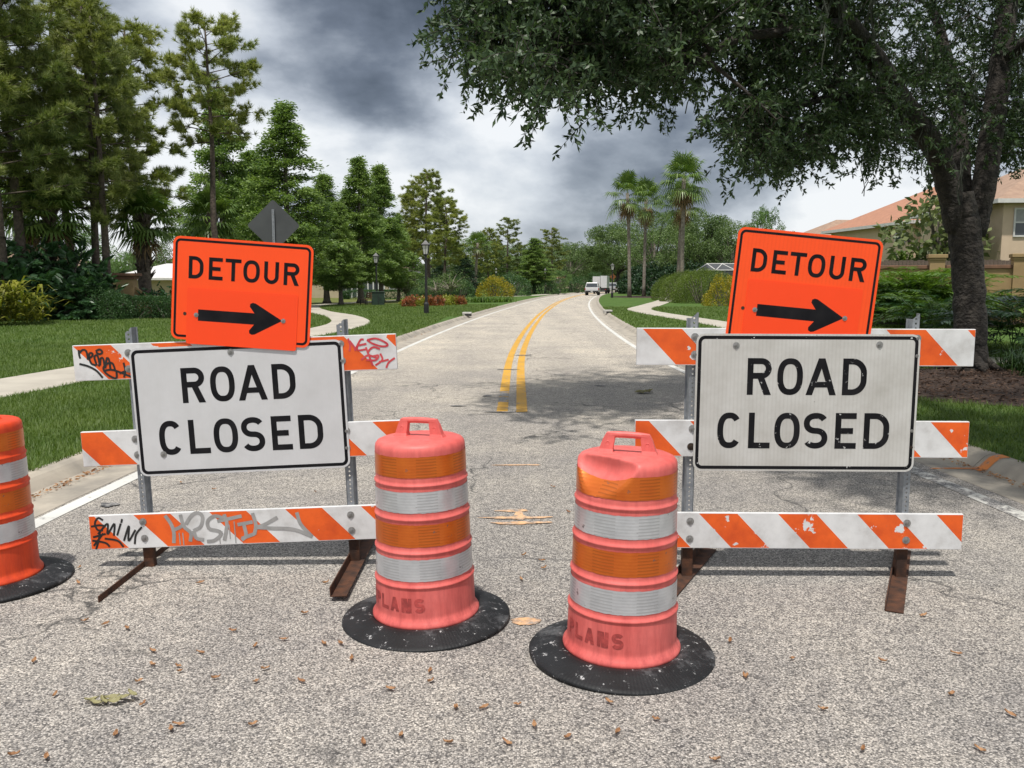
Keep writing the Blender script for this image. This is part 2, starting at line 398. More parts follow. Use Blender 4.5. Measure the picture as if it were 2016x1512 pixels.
# markings
def line(name, s0, s1, o0, o1, mat, step=1.0, z=0.004):
    a = np.linspace(s0, s1, max(2, int((s1 - s0) / step) + 1))
    f0 = o0 if callable(o0) else (lambda s: 0 * s + o0); f1 = o1 if callable(o1) else (lambda s: 0 * s + o1)
    V, F = sweep(a, [f0, f1], [z, z])
    return tag(obj(name, mesh(name, V, F, mat)), kind='structure')
line('yellow_line_right', 10.95, SMAX - 3, 0.055, 0.20, M['yellow_line'])
line('yellow_line_left', 10.95, 11.9, -0.20, -0.055, M['yellow_line'])
line('yellow_line_left_worn', 11.9, 13.1, -0.20, -0.055, paint('scraped_yellow_paint', (0.5, 0.28, 0.03), (0.40, 0.47), 5.0, 1.0), 0.2)
line('yellow_line_left_far', 13.1, SMAX - 3, -0.20, -0.055, M['yellow_line'])
line('edge_line_left', -8, SMAX - 3, lambda s: -hwL(s) - 0.03, lambda s: -hwL(s) + 0.10, M['white_line'])
line('edge_line_right', 9.5, SMAX - 3, lambda s: hwR(s) - 0.06, lambda s: hwR(s) + 0.07, M['white_line'])
line('edge_line_right_crumbling', -8, 9.5, lambda s: hwR(s) - 0.07, lambda s: hwR(s) + 0.08, M['white_line_worn'], 0.3)
# painted survey marks and stains on the asphalt (irregular patches)
rng = random.Random(5)
def patch(name, cx, cy, rx, ry, mat, z, seed, n=26, rough=0.3, parent=None):
    r = random.Random(seed); ph = [r.uniform(0, 6.28) for _ in range(4)]
    V = [(cx, cy, z)]
    for i in range(n):
        a = 2 * math.pi * i / n
        k = 1 + rough * (math.sin(2 * a + ph[0]) * .4 + math.sin(3 * a + ph[1]) * .4 + math.sin(5 * a + ph[2]) * .3) + r.uniform(-.12, .12)
        V.append((cx + rx * k * math.cos(a), cy + ry * k * math.sin(a), z))
    return tag(obj(name, mesh(name, V, [(0, 1 + i, 1 + (i + 1) % n) for i in range(n)], mat), parent), kind=None if parent else 'structure')
for i, (px, py, wpx, ry) in enumerate([(1010, 1006, 34, .034), (1022, 1020, 62, .030), (1010, 1031, 42, .034), (1022, 1017, 11, .13), (1046, 1030, 38, .03), (985, 1021, 28, .026)]):
    c = gp(px, py); patch('survey_mark', c.x, c.y, wpx / FPX * c.y, ry, M['mark_orange'], 0.0045 + i * 0.0006, i)
c = gp(1022, 916); patch('survey_stroke', c.x, c.y, 0.19, .03, M['mark_orange'], 0.004, 21)
c = gp(1036, 1224); patch('survey_dot', c.x, c.y, 0.075, .045, M['mark_orange'], 0.004, 22, rough=.15)
for i, (px, py, wp, ry) in enumerate([(985, 812, 28, .05), (900, 800, 14, .05), (215, 995, 20, .06), (1270, 775, 14, .06), (1030, 700, 16, .1), (1000, 728, 22, .05), (960, 780, 9, .08), (1180, 760, 10, .06)]):
    c = gp(px, py); patch('tar_spot', c.x, c.y, wp / FPX * c.y, ry, M['tar'], 0.0085, 40 + i)
# paint on the right kerb and gutter
a = np.linspace(7.45, 7.58, 4)
V, F = sweep(a, [lambda s, d=d: offR(s) + d for d in (0.34, 0.41, 0.47, 0.50, 0.54, 0.61)], [0.004, 0.018, 0.079, 0.104, 0.122, 0.127])
tag(obj('kerb_paint_mark', mesh('kerb_paint_mark', V, F, M['mark_orange_fresh'])), kind='structure')
p = road_pt(np.array([7.55]), offR(np.array([7.55])) + 0.18)[0]
patch('gutter_paint_mark', p[0], p[1], 0.2, .022, M['mark_orange_fresh'], 0.0085, 60)

# lawns
def poly_obj(name, pts, z, mat, kind='structure', parent=None):
    me = mesh(name, [(p[0], p[1], z) for p in pts], [tuple(range(len(pts)))], mat)
    if me.polygons[0].normal.z < 0: me.flip_normals()
    return tag(obj(name, me, parent), kind=kind)
LZ = 0.118
kl = road_pt(sv, offL(sv) - KW + 0.01); kr = road_pt(sv, offR(sv) + KW - 0.01)
poly_obj('lawn_left', list(kl) + [(100, 420), (-260, 420), (-260, -8)], LZ, M['lawn'])
poly_obj('lawn_right', list(kr) + [(260, 240), (260, -8)], LZ, M['lawn'])
def ribbon(P, wdt):
    s, Q = resample(catmull(P, 20), 0.6)
    T = np.gradient(Q, axis=0); T /= np.linalg.norm(T, axis=1)[:, None]; Nn = np.stack([T[:, 1], -T[:, 0]], 1)
    return Q, Nn, wdt
PATH_L = [(-8.6, -6), (-7.9, 6), (-7.5, 13), (-7.0, 20), (-6.2, 28), (-6.4, 34), (-8.2, 41), (-11, 48), (-13.5, 58), (-12.5, 70), (-8, 86), (-2.2, 99), (1.9, 108), (5, 122), (8, 136)]
PATH_R = [(17, 9), (13.5, 13.5), (9.8, 16.9), (8.1, 20), (7.8, 25), (8.0, 31), (7.7, 38), (7.3, 46), (7.7, 52), (9.6, 60), (13.2, 75), (15.5, 86), (18, 100), (24, 125)]
def path_obj(name, P, wdt):
    Q, Nn, _ = ribbon(P, wdt)
    A = Q + Nn * wdt / 2; Bq = Q - Nn * wdt / 2
    V = [(x, y, LZ + .012) for x, y in A] + [(x, y, LZ + .012) for x, y in Bq]
    n = len(Q); F = [(i, i + 1, n + i + 1, n + i) for i in range(n - 1)]
    V += [(x, y, LZ - .04) for x, y in A] + [(x, y, LZ - .04) for x, y in Bq]
    F += [(i, 2 * n + i, 2 * n + i + 1, i + 1) for i in range(n - 1)] + [(n + i, n + i + 1, 3 * n + i + 1, 3 * n + i) for i in range(n - 1)]
    tag(obj(name, mesh(name, V, F, M['path'])), kind='structure'); return Q
QL = path_obj('path_left', PATH_L, 1.55); QR = path_obj('path_right', PATH_R, 1.45)
# drier grass and beds
def blobpts(cx, cy, rx, ry, seed, n=40, rough=.25):
    r = random.Random(seed); ph = [r.uniform(0, 6.28) for _ in range(3)]
    return [(cx + rx * math.cos(a) * (1 + rough * (.5 * math.sin(2 * a + ph[0]) + .5 * math.sin(3 * a + ph[1]))), cy + ry * math.sin(a) * (1 + rough * (.5 * math.sin(2 * a + ph[0]) + .5 * math.sin(3 * a + ph[1])))) for a in [2 * math.pi * i / n for i in range(n)]]
poly_obj('dry_lawn', blobpts(-22, 76, 13, 17, 3), LZ + .004, M['dry_lawn'])
poly_obj('mulch_bed_left', blobpts(-24, 41, 13, 5.5, 9), LZ + .006, M['mulch'])
poly_obj('mulch_bed_right', blobpts(9.0, 12.6, 3.9, 3.0, 11, rough=.2), LZ + .006, M['mulch'])
poly_obj('mulch_bed_shrubs', blobpts(17.5, 34, 5.5, 3.6, 12, rough=.12), LZ + .006, M['mulch'])
poly_obj('mulch_bed_palms', blobpts(14.5, 99, 2.6, 9, 13), LZ + .006, M['mulch'])

# ------------------------------------------------------------------ lettering strokes
def superell(cx, cy, a, b, a0, a1, n, e=2.45):
    out = []
    for i in range(n):
        t = R(a0 + (a1 - a0) * i / (n - 1)); c, s = math.cos(t), math.sin(t)
        out.append((cx + a * math.copysign(abs(c) ** (2 / e), c), cy + b * math.copysign(abs(s) ** (2 / e), s)))
    return out
def letter(ch, w, t):
    h = t / 2
    if ch == 'O': return [('s', superell(w / 2, .5, w / 2 - h, .5 - h, 0, 352, 45), True)]
    if ch == 'C': return [('s', superell(w / 2, .5, w / 2 - h, .5 - h, 40, 320, 36), False)]
    if ch == 'D':
        r = min(w * .62, .40)
        pts = [(h, h), (w - r, h)] + superell(w - r, r, r - h, r - h, -90, 0, 10, 2)[1:] + superell(w - r, 1 - r, r - h, r - h, 0, 90, 10, 2)[:-1] + [(w - r, 1 - h), (h, 1 - h)]
        return [('s', pts, True)]
    if ch == 'E': return [('p', [(0, 0), (t, 0), (t, 1), (0, 1)]), ('p', [(t, 0), (w, 0), (w, t), (t, t)]), ('p', [(t, 1 - t), (w * .98, 1 - t), (w * .98, 1), (t, 1)]), ('p', [(t, .5 - h), (w * .84, .5 - h), (w * .84, .5 + h), (t, .5 + h)])]
    if ch == 'L': return [('p', [(0, 0), (t, 0), (t, 1), (0, 1)]), ('p', [(t, 0), (w, 0), (w, t), (t, t)])]
    if ch == 'T': return [('p', [(0, 1 - t), (w, 1 - t), (w, 1), (0, 1)]), ('p', [(w / 2 - h, 0), (w / 2 + h, 0), (w / 2 + h, 1 - t), (w / 2 - h, 1 - t)])]
    if ch == 'U':
        r = w / 2 - h
        return [('s', [(h, 1), (h, r + h)] + superell(w / 2, r + h, r, r, 180, 360, 20, 2)[1:-1] + [(w - h, r + h), (w - h, 1)], False)]
    if ch == 'A':
        k = t * .55
        return [('p', [(0, 0), (2 * k, 0), (w / 2 + k, 1), (w / 2 - k, 1)]), ('p', [(w - 2 * k, 0), (w, 0), (w / 2 + k, 1), (w / 2 - k, 1)]), ('p', [(w * .2, .21), (w * .8, .21), (w * .76, .21 + t * .95), (w * .24, .21 + t * .95)])]
    if ch in 'RP':
        r = .5 * (.56 - t) if ch == 'R' else .5 * (.56 - t)
        yc = 1 - h - r
        it = [('p', [(0, 0), (t, 0), (t, 1), (0, 1)]), ('s', [(t, 1 - h), (w - h - r, 1 - h)] + superell(w - h - r, yc, r, r, 90, -90, 18, 2)[1:-1] + [(w - h - r, yc - r), (t, yc - r)], False)]
        if ch == 'R': it.append(('p', [(w * .42, yc - r - h * .6), (w * .42 + t * 1.15, yc - r - h * .6), (w, 0), (w - t * 1.2, 0)]))
        return it
    if ch == 'N': return [('p', [(0, 0), (t, 0), (t, 1), (0, 1)]), ('p', [(w - t, 0), (w, 0), (w, 1), (w - t, 1)]), ('p', [(t * .6, 1), (t * 1.9, 1), (w - t * .6, 0), (w - t * 1.9, 0)])]
    if ch == 'S':
        b = (1 - t) / 4; a = w / 2 - h
        up = superell(w / 2, .5 + b, a, b, 28, 268, 26, 2.2); lo = superell(w / 2, .5 - b, a, b, 90, -152, 26, 2.2)
        return [('s', up + lo[1:], False)]
def strip(pts, t, closed):
    n = len(pts); V = []
    for i in range(n):
        p = Vector(pts[i])
        a = Vector(pts[i - 1]) if (i or closed) else None
        b = Vector(pts[(i + 1) % n]) if (i < n - 1 or closed) else None
        d0 = (p - a).normalized() if a is not None else None
        d1 = (b - p).normalized() if b is not None else None
        if d0 is None: d0 = d1
        if d1 is None: d1 = d0
        n0 = Vector((-d0.y, d0.x)); n1 = Vector((-d1.y, d1.x)); m = (n0 + n1)
        m = m.normalized() if m.length > 1e-6 else n0
        k = t / 2 / max(.45, m.dot(n0))
        V += [p + m * k, p - m * k]
    F = [(2 * i, 2 * i + 1, 2 * ((i + 1) % n) + 1, 2 * ((i + 1) % n)) for i in range(n if closed else n - 1)]
    return V, F
def letters_xz(b, items, y0=0.0):
    """items: (char, x0, x1, zbase, height, stroke) in metres; flat print lifted to y0, successive strokes 0.2 mm further"""
    for ch, x0, x1, zb, H, t in items:
        for k, it in enumerate(letter(ch, (x1 - x0) / H, t / H)):
            y = y0 - .0002 * k
            if it[0] == 'p': V, F = [Vector(p) for p in it[1]], [tuple(range(len(it[1])))]
            else: V, F = strip(it[1], t / H, it[2])
            b.add([(x0 + v[0] * H, y, zb + v[1] * H) for v in V], F)
def rrect(wd, ht, r, n=7):
    out = []
    for cx, cy, a0 in ((wd / 2 - r, ht / 2 - r, 0), (-wd / 2 + r, ht / 2 - r, 90), (-wd / 2 + r, -ht / 2 + r, 180), (wd / 2 - r, -ht / 2 + r, 270)):
        for i in range(n): a = R(a0 + 90 * i / (n - 1)); out.append((cx + r * math.cos(a), cy + r * math.sin(a)))
    return out

# ------------------------------------------------------------------ work-zone materials
def rail_mat(name, phase, wear=0.0, seed=0.0):
    """white board with diagonal orange reflective stripes, period 0.439 m"""
    m, nt, p = new_mat(name)
    c = coords(nt, 'Object'); s = N(nt, 'ShaderNodeSeparateXYZ'); L(nt, c, s.inputs[0])
    xx = MATH(nt, 'ADD', s.outputs[0], MATH(nt, 'MULTIPLY', MATH(nt, 'SUBTRACT', s.outputs[2], 0.1015), 0.95))
    fr = MATH(nt, 'FRACT', MATH(nt, 'ADD', MATH(nt, 'DIVIDE', MATH(nt, 'SUBTRACT', xx, phase), 0.439), 10.0))
    on = MATH(nt, 'LESS_THAN', fr, 0.485)
    mo = N(nt, 'ShaderNodeMapping'); mo.inputs['Location'].default_value = (seed * 7.3, seed, seed * 3.1); L(nt, c, mo.inputs[0])
    peel = RAMP(nt, noise(nt, mo.outputs[0], 11.0, 6.0, 0.6), [(0.66 - wear, 0.0), (0.67 - wear, 1.0)])
    face = MATH(nt, 'MULTIPLY', MATH(nt, 'LESS_THAN', s.outputs[1], -0.0115), MATH(nt, 'LESS_THAN', MATH(nt, 'ABSOLUTE', s.outputs[2]), 0.097))
    fac = MATH(nt, 'MULTIPLY', MATH(nt, 'MULTIPLY', on, face), MATH(nt, 'SUBTRACT', 1.0, peel))
    dirt = noise(nt, mo.outputs[0], 6.0, 8.0, 0.65)
    white = RAMP(nt, dirt, [(0.3, (0.50, 0.49, 0.48)), (0.5, (0.66, 0.66, 0.66)), (0.62, (0.72, 0.72, 0.72))])
    org = RAMP(nt, dirt, [(0.3, (0.60, 0.075, 0.012)), (0.6, (0.82, 0.125, 0.016))])
    spots = RAMP(nt, noise(nt, mo.outputs[0], 60.0, 3.0), [(0.74, 0.0), (0.77, 0.5)])
    col = MIX(nt, spots, MIX(nt, fac, white, org), (0.16, 0.14, 0.12))
    L(nt, col, p.inputs['Base Color']); p.inputs['Roughness'].default_value = 0.42
    p.inputs['Specular IOR Level'].default_value = 0.4
    bump(nt, p, noise(nt, c, 160.0, 2.0), 0.12, 0.002)
    return m
def sign_mat(name, c, dirt, dirtamt=0.4, vlines=0.05, spot=0.77, scr=0.5):
    m, nt, p = new_mat(name)
    co = coords(nt, 'Object'); s = N(nt, 'ShaderNodeSeparateXYZ'); L(nt, co, s.inputs[0])
    n = noise(nt, co, 4.0, 9.0, 0.65)
    col = MIX(nt, MATH(nt, 'MULTIPLY', RAMP(nt, n, [(0.4, 0.0), (0.75, 1.0)]), dirtamt), c, dirt)
    wv = MATH(nt, 'SINE', MATH(nt, 'MULTIPLY', s.outputs[0], 2 * math.pi / 0.021))
    col = MIX(nt, MATH(nt, 'MULTIPLY', RAMP(nt, wv, [(0.0, 0.0), (1.0, 1.0)]), vlines), col, dirt)
    sp = RAMP(nt, noise(nt, co, 34.0, 3.0), [(spot, 0.0), (spot + .03, 0.75)])
    col = MIX(nt, sp, col, tuple(x * 0.25 for x in dirt))
    st = N(nt, 'ShaderNodeMapping'); st.inputs['Rotation'].default_value = (0, 0.5, 0); st.inputs['Scale'].default_value = (3, 1, 60); L(nt, co, st.inputs[0])
    sc = RAMP(nt, noise(nt, st.outputs[0], 1.6, 4.0), [(0.72, 0.0), (0.745, scr)])
    col = MIX(nt, sc, col, tuple(min(1, x * 1.35) for x in c))
    L(nt, col, p.inputs['Base Color']); p.inputs['Roughness'].default_value = 0.38
    p.inputs['Specular IOR Level'].default_value = 0.35
    return m
def black_print(name, chip=0.72, under=(0.55, 0.55, 0.54)):
    m, nt, p = new_mat(name); co = coords(nt, 'Object')
    f = RAMP(nt, noise(nt, co, 22.0, 7.0, 0.7), [(chip, 0.0), (chip + .012, 1.0)])
    b = RAMP(nt, noise(nt, co, 8.0, 5.0), [(0.35, (0.007, 0.007, 0.009)), (0.7, (0.016, 0.015, 0.017))])
    L(nt, MIX(nt, f, b, under), p.inputs['Base Color']); p.inputs['Roughness'].default_value = 0.5; p.inputs['Specular IOR Level'].default_value = 0.12
    return m
M['sign_white'] = sign_mat('white_sign_face', (0.60, 0.60, 0.61), (0.40, 0.395, 0.39), 0.35, 0.02, 0.80, 0.35)
M['sign_white_worn'] = sign_mat('grimy_white_sign_face', (0.57, 0.56, 0.535), (0.33, 0.31, 0.275), 0.6, 0.16, 0.735, 0.3)
M['sign_orange'] = sign_mat('fluorescent_orange_sign_face', (1.0, 0.085, 0.012), (0.78, 0.06, 0.01), 0.25, 0.03, 0.86, 0.1)
M['sign_orange_worn'] = sign_mat('worn_fluorescent_orange_sign_face', (1.0, 0.092, 0.014), (0.72, 0.055, 0.01), 0.3, 0.15, 0.80, 0.15)
M['plate_orange'] = sign_mat('orange_arrow_plate_face', (0.98, 0.07, 0.012), (0.8, 0.055, 0.01), 0.2, 0.02, 0.82, 0.2)
M['black'] = black_print('black_print', 0.80)
M['black_worn'] = black_print('chipped_black_print', 0.625)
M['black_maroon'] = black_print('black_print_on_orange', 0.80, (0.75, 0.06, 0.01))
M['alu'] = pmat('sheet_aluminium', (0.42, 0.42, 0.43), (0.3, 0.3, 0.3), 8, 0.45, 0.6)
M['zinc'] = pmat('zinc_bolt', (0.42, 0.42, 0.42), (0.24, 0.23, 0.22), 60, 0.45, 0.7)
M['rust'] = pmat('rusty_steel', (0.105, 0.042, 0.020), (0.035, 0.018, 0.012), 14, 0.9, 0.1, bs=0.5, bscale=90, detail=9)
M['rust_bolt'] = pmat('rusty_bolt', (0.07, 0.045, 0.03), (0.03, 0.02, 0.015), 60, 0.7, 0.4)
def galv():
    m, nt, p = new_mat('perforated_galvanised_steel')
    c = coords(nt, 'Object'); s = N(nt, 'ShaderNodeSeparateXYZ'); L(nt, c, s.inputs[0])
    L(nt, RAMP(nt, noise(nt, c, 25, 5), [(0.35, (0.20, 0.215, 0.235)), (0.65, (0.30, 0.315, 0.335))]), p.inputs['Base Color'])
    p.inputs['Roughness'].default_value = 0.5; p.inputs['Metallic'].default_value = 0.35
    zf = MATH(nt, 'SUBTRACT', MATH(nt, 'FRACT', MATH(nt, 'DIVIDE', s.outputs[2], 0.0254)), 0.5)
    dz = MATH(nt, 'MULTIPLY', zf, 0.0254)
    d = MATH(nt, 'SQRT', MATH(nt, 'ADD', MATH(nt, 'MULTIPLY', dz, dz), MATH(nt, 'MULTIPLY', s.outputs[0], s.outputs[0])))
    hole = MATH(nt, 'LESS_THAN', d, 0.0055)
    tr = N(nt, 'ShaderNodeBsdfTransparent'); mx = N(nt, 'ShaderNodeMixShader')
    L(nt, hole, mx.inputs[0]); L(nt, p.outputs[0], mx.inputs[1]); L(nt, tr.outputs[0], mx.inputs[2])
    L(nt, mx.outputs[0], nt.nodes['Material Output'].inputs[0]); return m
M['galv'] = galv()
M['ink_black'] = pmat('black_marker_ink', (0.012, 0.012, 0.012), (0.02, 0.02, 0.02), 10, 0.5)
M['ink_grey'] = pmat('grey_spray_paint', (0.27, 0.265, 0.26), (0.34, 0.335, 0.33), 20, 0.5)
M['ink_red'] = pmat('red_marker_ink', (0.50, 0.030, 0.045), (0.62, 0.08, 0.09), 20, 0.5)

# ------------------------------------------------------------------ barricades
def bolt_mesh(mat):
    b = B(); b.lathe([(0.0, 0.0), (0.0145, 0.0), (0.0145, 0.002), (0.0, 0.002)], 16)
    b.lathe([(0.0, 0.006), (0.0068, 0.006), (0.0068, 0.002)], 6)
    b.lathe([(0.0, 0.0075), (0.0034, 0.0075), (0.0036, 0.006)], 8)
    V = [(x, -z, y) for x, y, z in b.v]
    return mesh('bolt', V, b.f, mat)
BOLT = bolt_mesh(M['zinc']); BOLT_R = bolt_mesh(M['rust_bolt'])
def bolt(parent, x, y, z, rusty=False, sc=1.0):
    o = obj('bolt', BOLT_R if rusty else BOLT, parent, (x, y, z)); o.scale = (sc, sc, sc); return o
def scribble(name, parent, strokes, mat, wd, y=-0.0132):
    b = B()
    for k, st in enumerate(strokes):
        wk = wd
        if isinstance(st, tuple): wk, st = st
        P = np.array(st, float)
        if len(P) > 2:
            Q = np.vstack([2 * P[0] - P[1], P, 2 * P[-1] - P[-2]]); out = []
            for i in range(1, len(Q) - 2):
                for t in (0, .25, .5, .75):
                    a, bb, c, d = Q[i - 1], Q[i], Q[i + 1], Q[i + 2]
                    out.append(0.5 * (2 * bb + (c - a) * t + (2 * a - 5 * bb + 4 * c - d) * t * t + (3 * bb - a - 3 * c + d) * t ** 3))
            out.append(P[-1]); P = np.array(out)
        for q in range(len(P) - 1):          # short segments each lifted a hair above the last, so crossings never share a plane
            V, F = strip([tuple(P[q]), tuple(P[q + 1] + (P[q + 1] - P[q]) * .12)], wk, False)
            yy = y - 0.00012 * (k % 7) - 0.00002 * (q % 5)
            b.add([(v[0], yy, v[1]) for v in V], F)
    return b.build(name, mat, parent)

def barricade(loc, rz, roll, rails_z, post_top, phases, wears, label, seeds, foot_len=(0.62, 0.52), lean=0.0, skew=0.0):
    root = empty('road_barricade', loc, rot=(lean, roll, rz), label=label, cat='barricade', group='barricades closing the road')
    rails = []
    for i, z in enumerate(rails_z):
        b = B(); b.box((0, 0, 0), (1.83, 0.024, 0.203))
        mt = rail_mat('striped_rail_%d' % (seeds + i), phases[i], wears[i], seeds + i)
        r = b.build('rail', mt, root, bevel=0.003, loc=(0, -0.034, z))
        rails.append(r)
    for sx in (-1, 1):
        x = 0.602 * sx
        # U-channel post: web with holes, two flanges and lips
        prof = [(-0.033, 0.028), (-0.022, 0.028), (-0.016, -0.018), (0.016, -0.018), (0.022, 0.028), (0.033, 0.028), (0.033, 0.024), (0.025, 0.024), (0.0185, -0.0215), (-0.0185, -0.0215), (-0.025, 0.024), (-0.033, 0.024)]
        b = B(); zt = post_top
        n = len(prof); z0 = 0.20
        b.add([(a, c, z0) for a, c in prof] + [(a, c, zt - (0.03 if a < -0.01 else 0.0)) for a, c in prof],
              [(i, (i + 1) % n, n + (i + 1) % n, n + i) for i in range(n)])
        o = b.build('post', M['galv'], root, loc=(x, 0.0, 0))
        lb = B(); lb.box((x, 0.004, 0.135), (0.058, 0.048, 0.26)); lb.build('leg_socket', M['rust'], root, bevel=0.002)
        fb = B(); fx, x = x, 0.0
        a0, a1 = -foot_len[0], foot_len[1]
        fb.add([(x - .032, y, 0.004) for y in (a0, a1)] + [(x + .056, y, 0.004) for y in (a0, a1)] + [(x + .056, y, 0.010) for y in (a0, a1)] + [(x - .026, y, 0.010) for y in (a0, a1)] + [(x - .026, y, 0.058) for y in (a0, a1)] + [(x - .032, y, 0.058) for y in (a0, a1)],
               [(0, 1, 3, 2), (2, 3, 5, 4), (4, 5, 7, 6), (6, 7, 9, 8), (8, 9, 11, 10), (10, 11, 1, 0), (0, 2, 4, 6, 8, 10), (11, 9, 7, 5, 3, 1)])
        fb.build('foot', M['rust'], root, bevel=0.0015, loc=(fx, 0.03, 0), rot=(0, 0, skew)); x = fx
        for i, z in enumerate(rails_z):
            for dz, rr in ((0.052, False), (-0.045, (i + sx) % 2 == 0)):
                bolt(rails[i], x + rng.uniform(-.004, .004), -0.012, dz + rng.uniform(-.004, .004), rr and seeds > 20, 1.45)
    return root, rails

def road_closed(parent, loc, roty, wd, ht, worn, label, bolts):
    fm = M['sign_white_worn'] if worn else M['sign_white']; bm = M['black_worn'] if worn else M['black']
    b = B(); b.prism(rrect(wd, ht, 0.045), -0.0015, 0.0015, 'y')
    s = b.build('road_closed_sign', fm, parent, loc=loc, rot=(0, roty, 0)); s['label'] = label
    ring = B(); o, i_ = rrect(wd - .022, ht - .022, 0.036), rrect(wd - .058, ht - .058, 0.020); n = len(o)
    ring.add([(x, -0.0021, z) for x, z in o] + [(x, -0.0021, z) for x, z in i_], [(k, (k + 1) % n, n + (k + 1) % n, n + k) for k in range(n)])
    ring.build('border', bm, s)
    k = wd / 1235.0                        # metres per unit of the measured layout
    def X(a): return (a - 1010) * k
    def Z(a): return -(a - 1026) * k
    H1 = (980 - 775) * k; t = 33 * k
    lt = B()
    letters_xz(lt, [(c, X(a), X(e), Z(980), H1, t) for c, a, e in (('R', 680, 814), ('O', 846, 988), ('A', 1006, 1174), ('D', 1207, 1341))], -0.0022)
    lt.build('lettering', bm, s)
    lt = B()
    letters_xz(lt, [(c, X(a), X(e), Z(1282), (1282 - 1080) * k, t) for c, a, e in (('C', 523, 657), ('L', 697, 818), ('O', 841, 983), ('S', 1004, 1139), ('E', 1180, 1299), ('D', 1339, 1481))], -0.0022)
    lt.build('lettering', bm, s)
    for (x, z) in bolts: bolt(s, x, -0.0016, z, False, 1.25)
    return s
def detour(parent, loc, roty, worn, label, plate_dz=0.0, ht=0.575):
    wd = 0.780
    fm = M['sign_orange_worn'] if worn else M['sign_orange']; bm = M['black_maroon']
    b = B(); b.prism(rrect(wd, ht, 0.040), -0.0015, 0.0015, 'y')
    s = b.build('detour_sign', fm, parent, loc=loc, rot=(0, roty, 0)); s['label'] = label
    ring = B(); o, i_ = rrect(wd - .026, ht - .026, 0.030), rrect(wd - .052, ht - .052, 0.018); n = len(o)
    ring.add([(x, -0.0021, z) for x, z in o] + [(x, -0.0021, z) for x, z in i_], [(k, (k + 1) % n, n + (k + 1) % n, n + k) for k in range(n)])
    ring.build('border', bm, s)
    lt = B(); H, t = 0.124, 0.0205; zb = ht / 2 - .2305
    spans = [('D', -.300, -.218), ('E', -.188, -.110), ('T', -.096, -.008), ('O', .004, .096), ('U', .120, .202), ('R', .230, .316)]
    letters_xz(lt, [(c, a, e, zb, H, t) for c, a, e in spans], -0.0022)
    lt.build('lettering', bm, s)
    pl = B(); pl.prism([(x + 0.006, z + ht / 2 - .4275 + plate_dz) for x, z in rrect(0.62, 0.315, 0.012)], -0.0042, -0.0017, 'y')
    pl.build('arrow_plate', M['plate_orange'], s)
    ar = B(); zc = ht / 2 - .4325
    poly = [(-.240, zc - .032), (.075, zc - .032), (.048, zc - .067), (.050, zc - .083), (.064, zc - .090), (.080, zc - .087), (.232, zc), (.080, zc + .087), (.064, zc + .090), (.050, zc + .083), (.048, zc + .067), (.075, zc + .032), (-.240, zc + .032)]
    ar.add([(x, -0.0046, z) for x, z in poly], [tuple(range(len(poly)))])
    ar.build('arrow', bm, s)
    bolt(s, -.250, -0.0044, zc, False, .9); bolt(s, .238, -0.0044, zc, False, .9)
    hb = B(); hb.lathe([(0, 0), (.0095, 0), (.0095, .0006)], 16); hb.v = [(x - .315, -0.0020 - z, y + ht / 2 - .4295) for x, y, z in hb.v]
    hb.build('bolt_hole', M['rust_bolt'], s)
    return s

# right-hand barricade
RB, rr = barricade((1.590, 4.70, 0.0), R(-0.5), R(0.2), (1.306, 0.800, 0.280), 1.490, (-0.889, -1.058, -0.555), (0.05, 0.02, 0.055),
                   'striped barricade carrying the grimy chipped ROAD CLOSED sign, free of graffiti', 31, skew=R(-26))
road_closed(RB, (0.012, -0.052, 1.000), R(0.0), 1.212, 0.757, True, 'grimy chipped white ROAD CLOSED sign', [(-.390, .315), (.385, .322)])
detour(RB, (-0.024, -0.0480, 1.600), R(5.3), True, 'steeply tilted orange DETOUR sign', ht=.635)
# left-hand barricade
LB, lr = barricade((-1.525, 4.90, 0.0), R(0.6), R(-2.1), (1.234, 0.738, 0.246), 1.425, (-0.914, -1.005, -0.660), (0.02, 0.0, 0.0),
                   'striped barricade covered in graffiti tags under the cleaner ROAD CLOSED sign', 11)
road_closed(LB, (0.010, -0.050, 0.942), R(-0.4), 1.208, 0.738, False, 'clean grey-white ROAD CLOSED sign', [(-.03, .325), (-.46, -.245)])
detour(LB, (0.068, -0.0560, 1.600), R(6.2), False, 'slightly tilted orange DETOUR sign', -0.012)
for bb in (RB, LB):
    pass
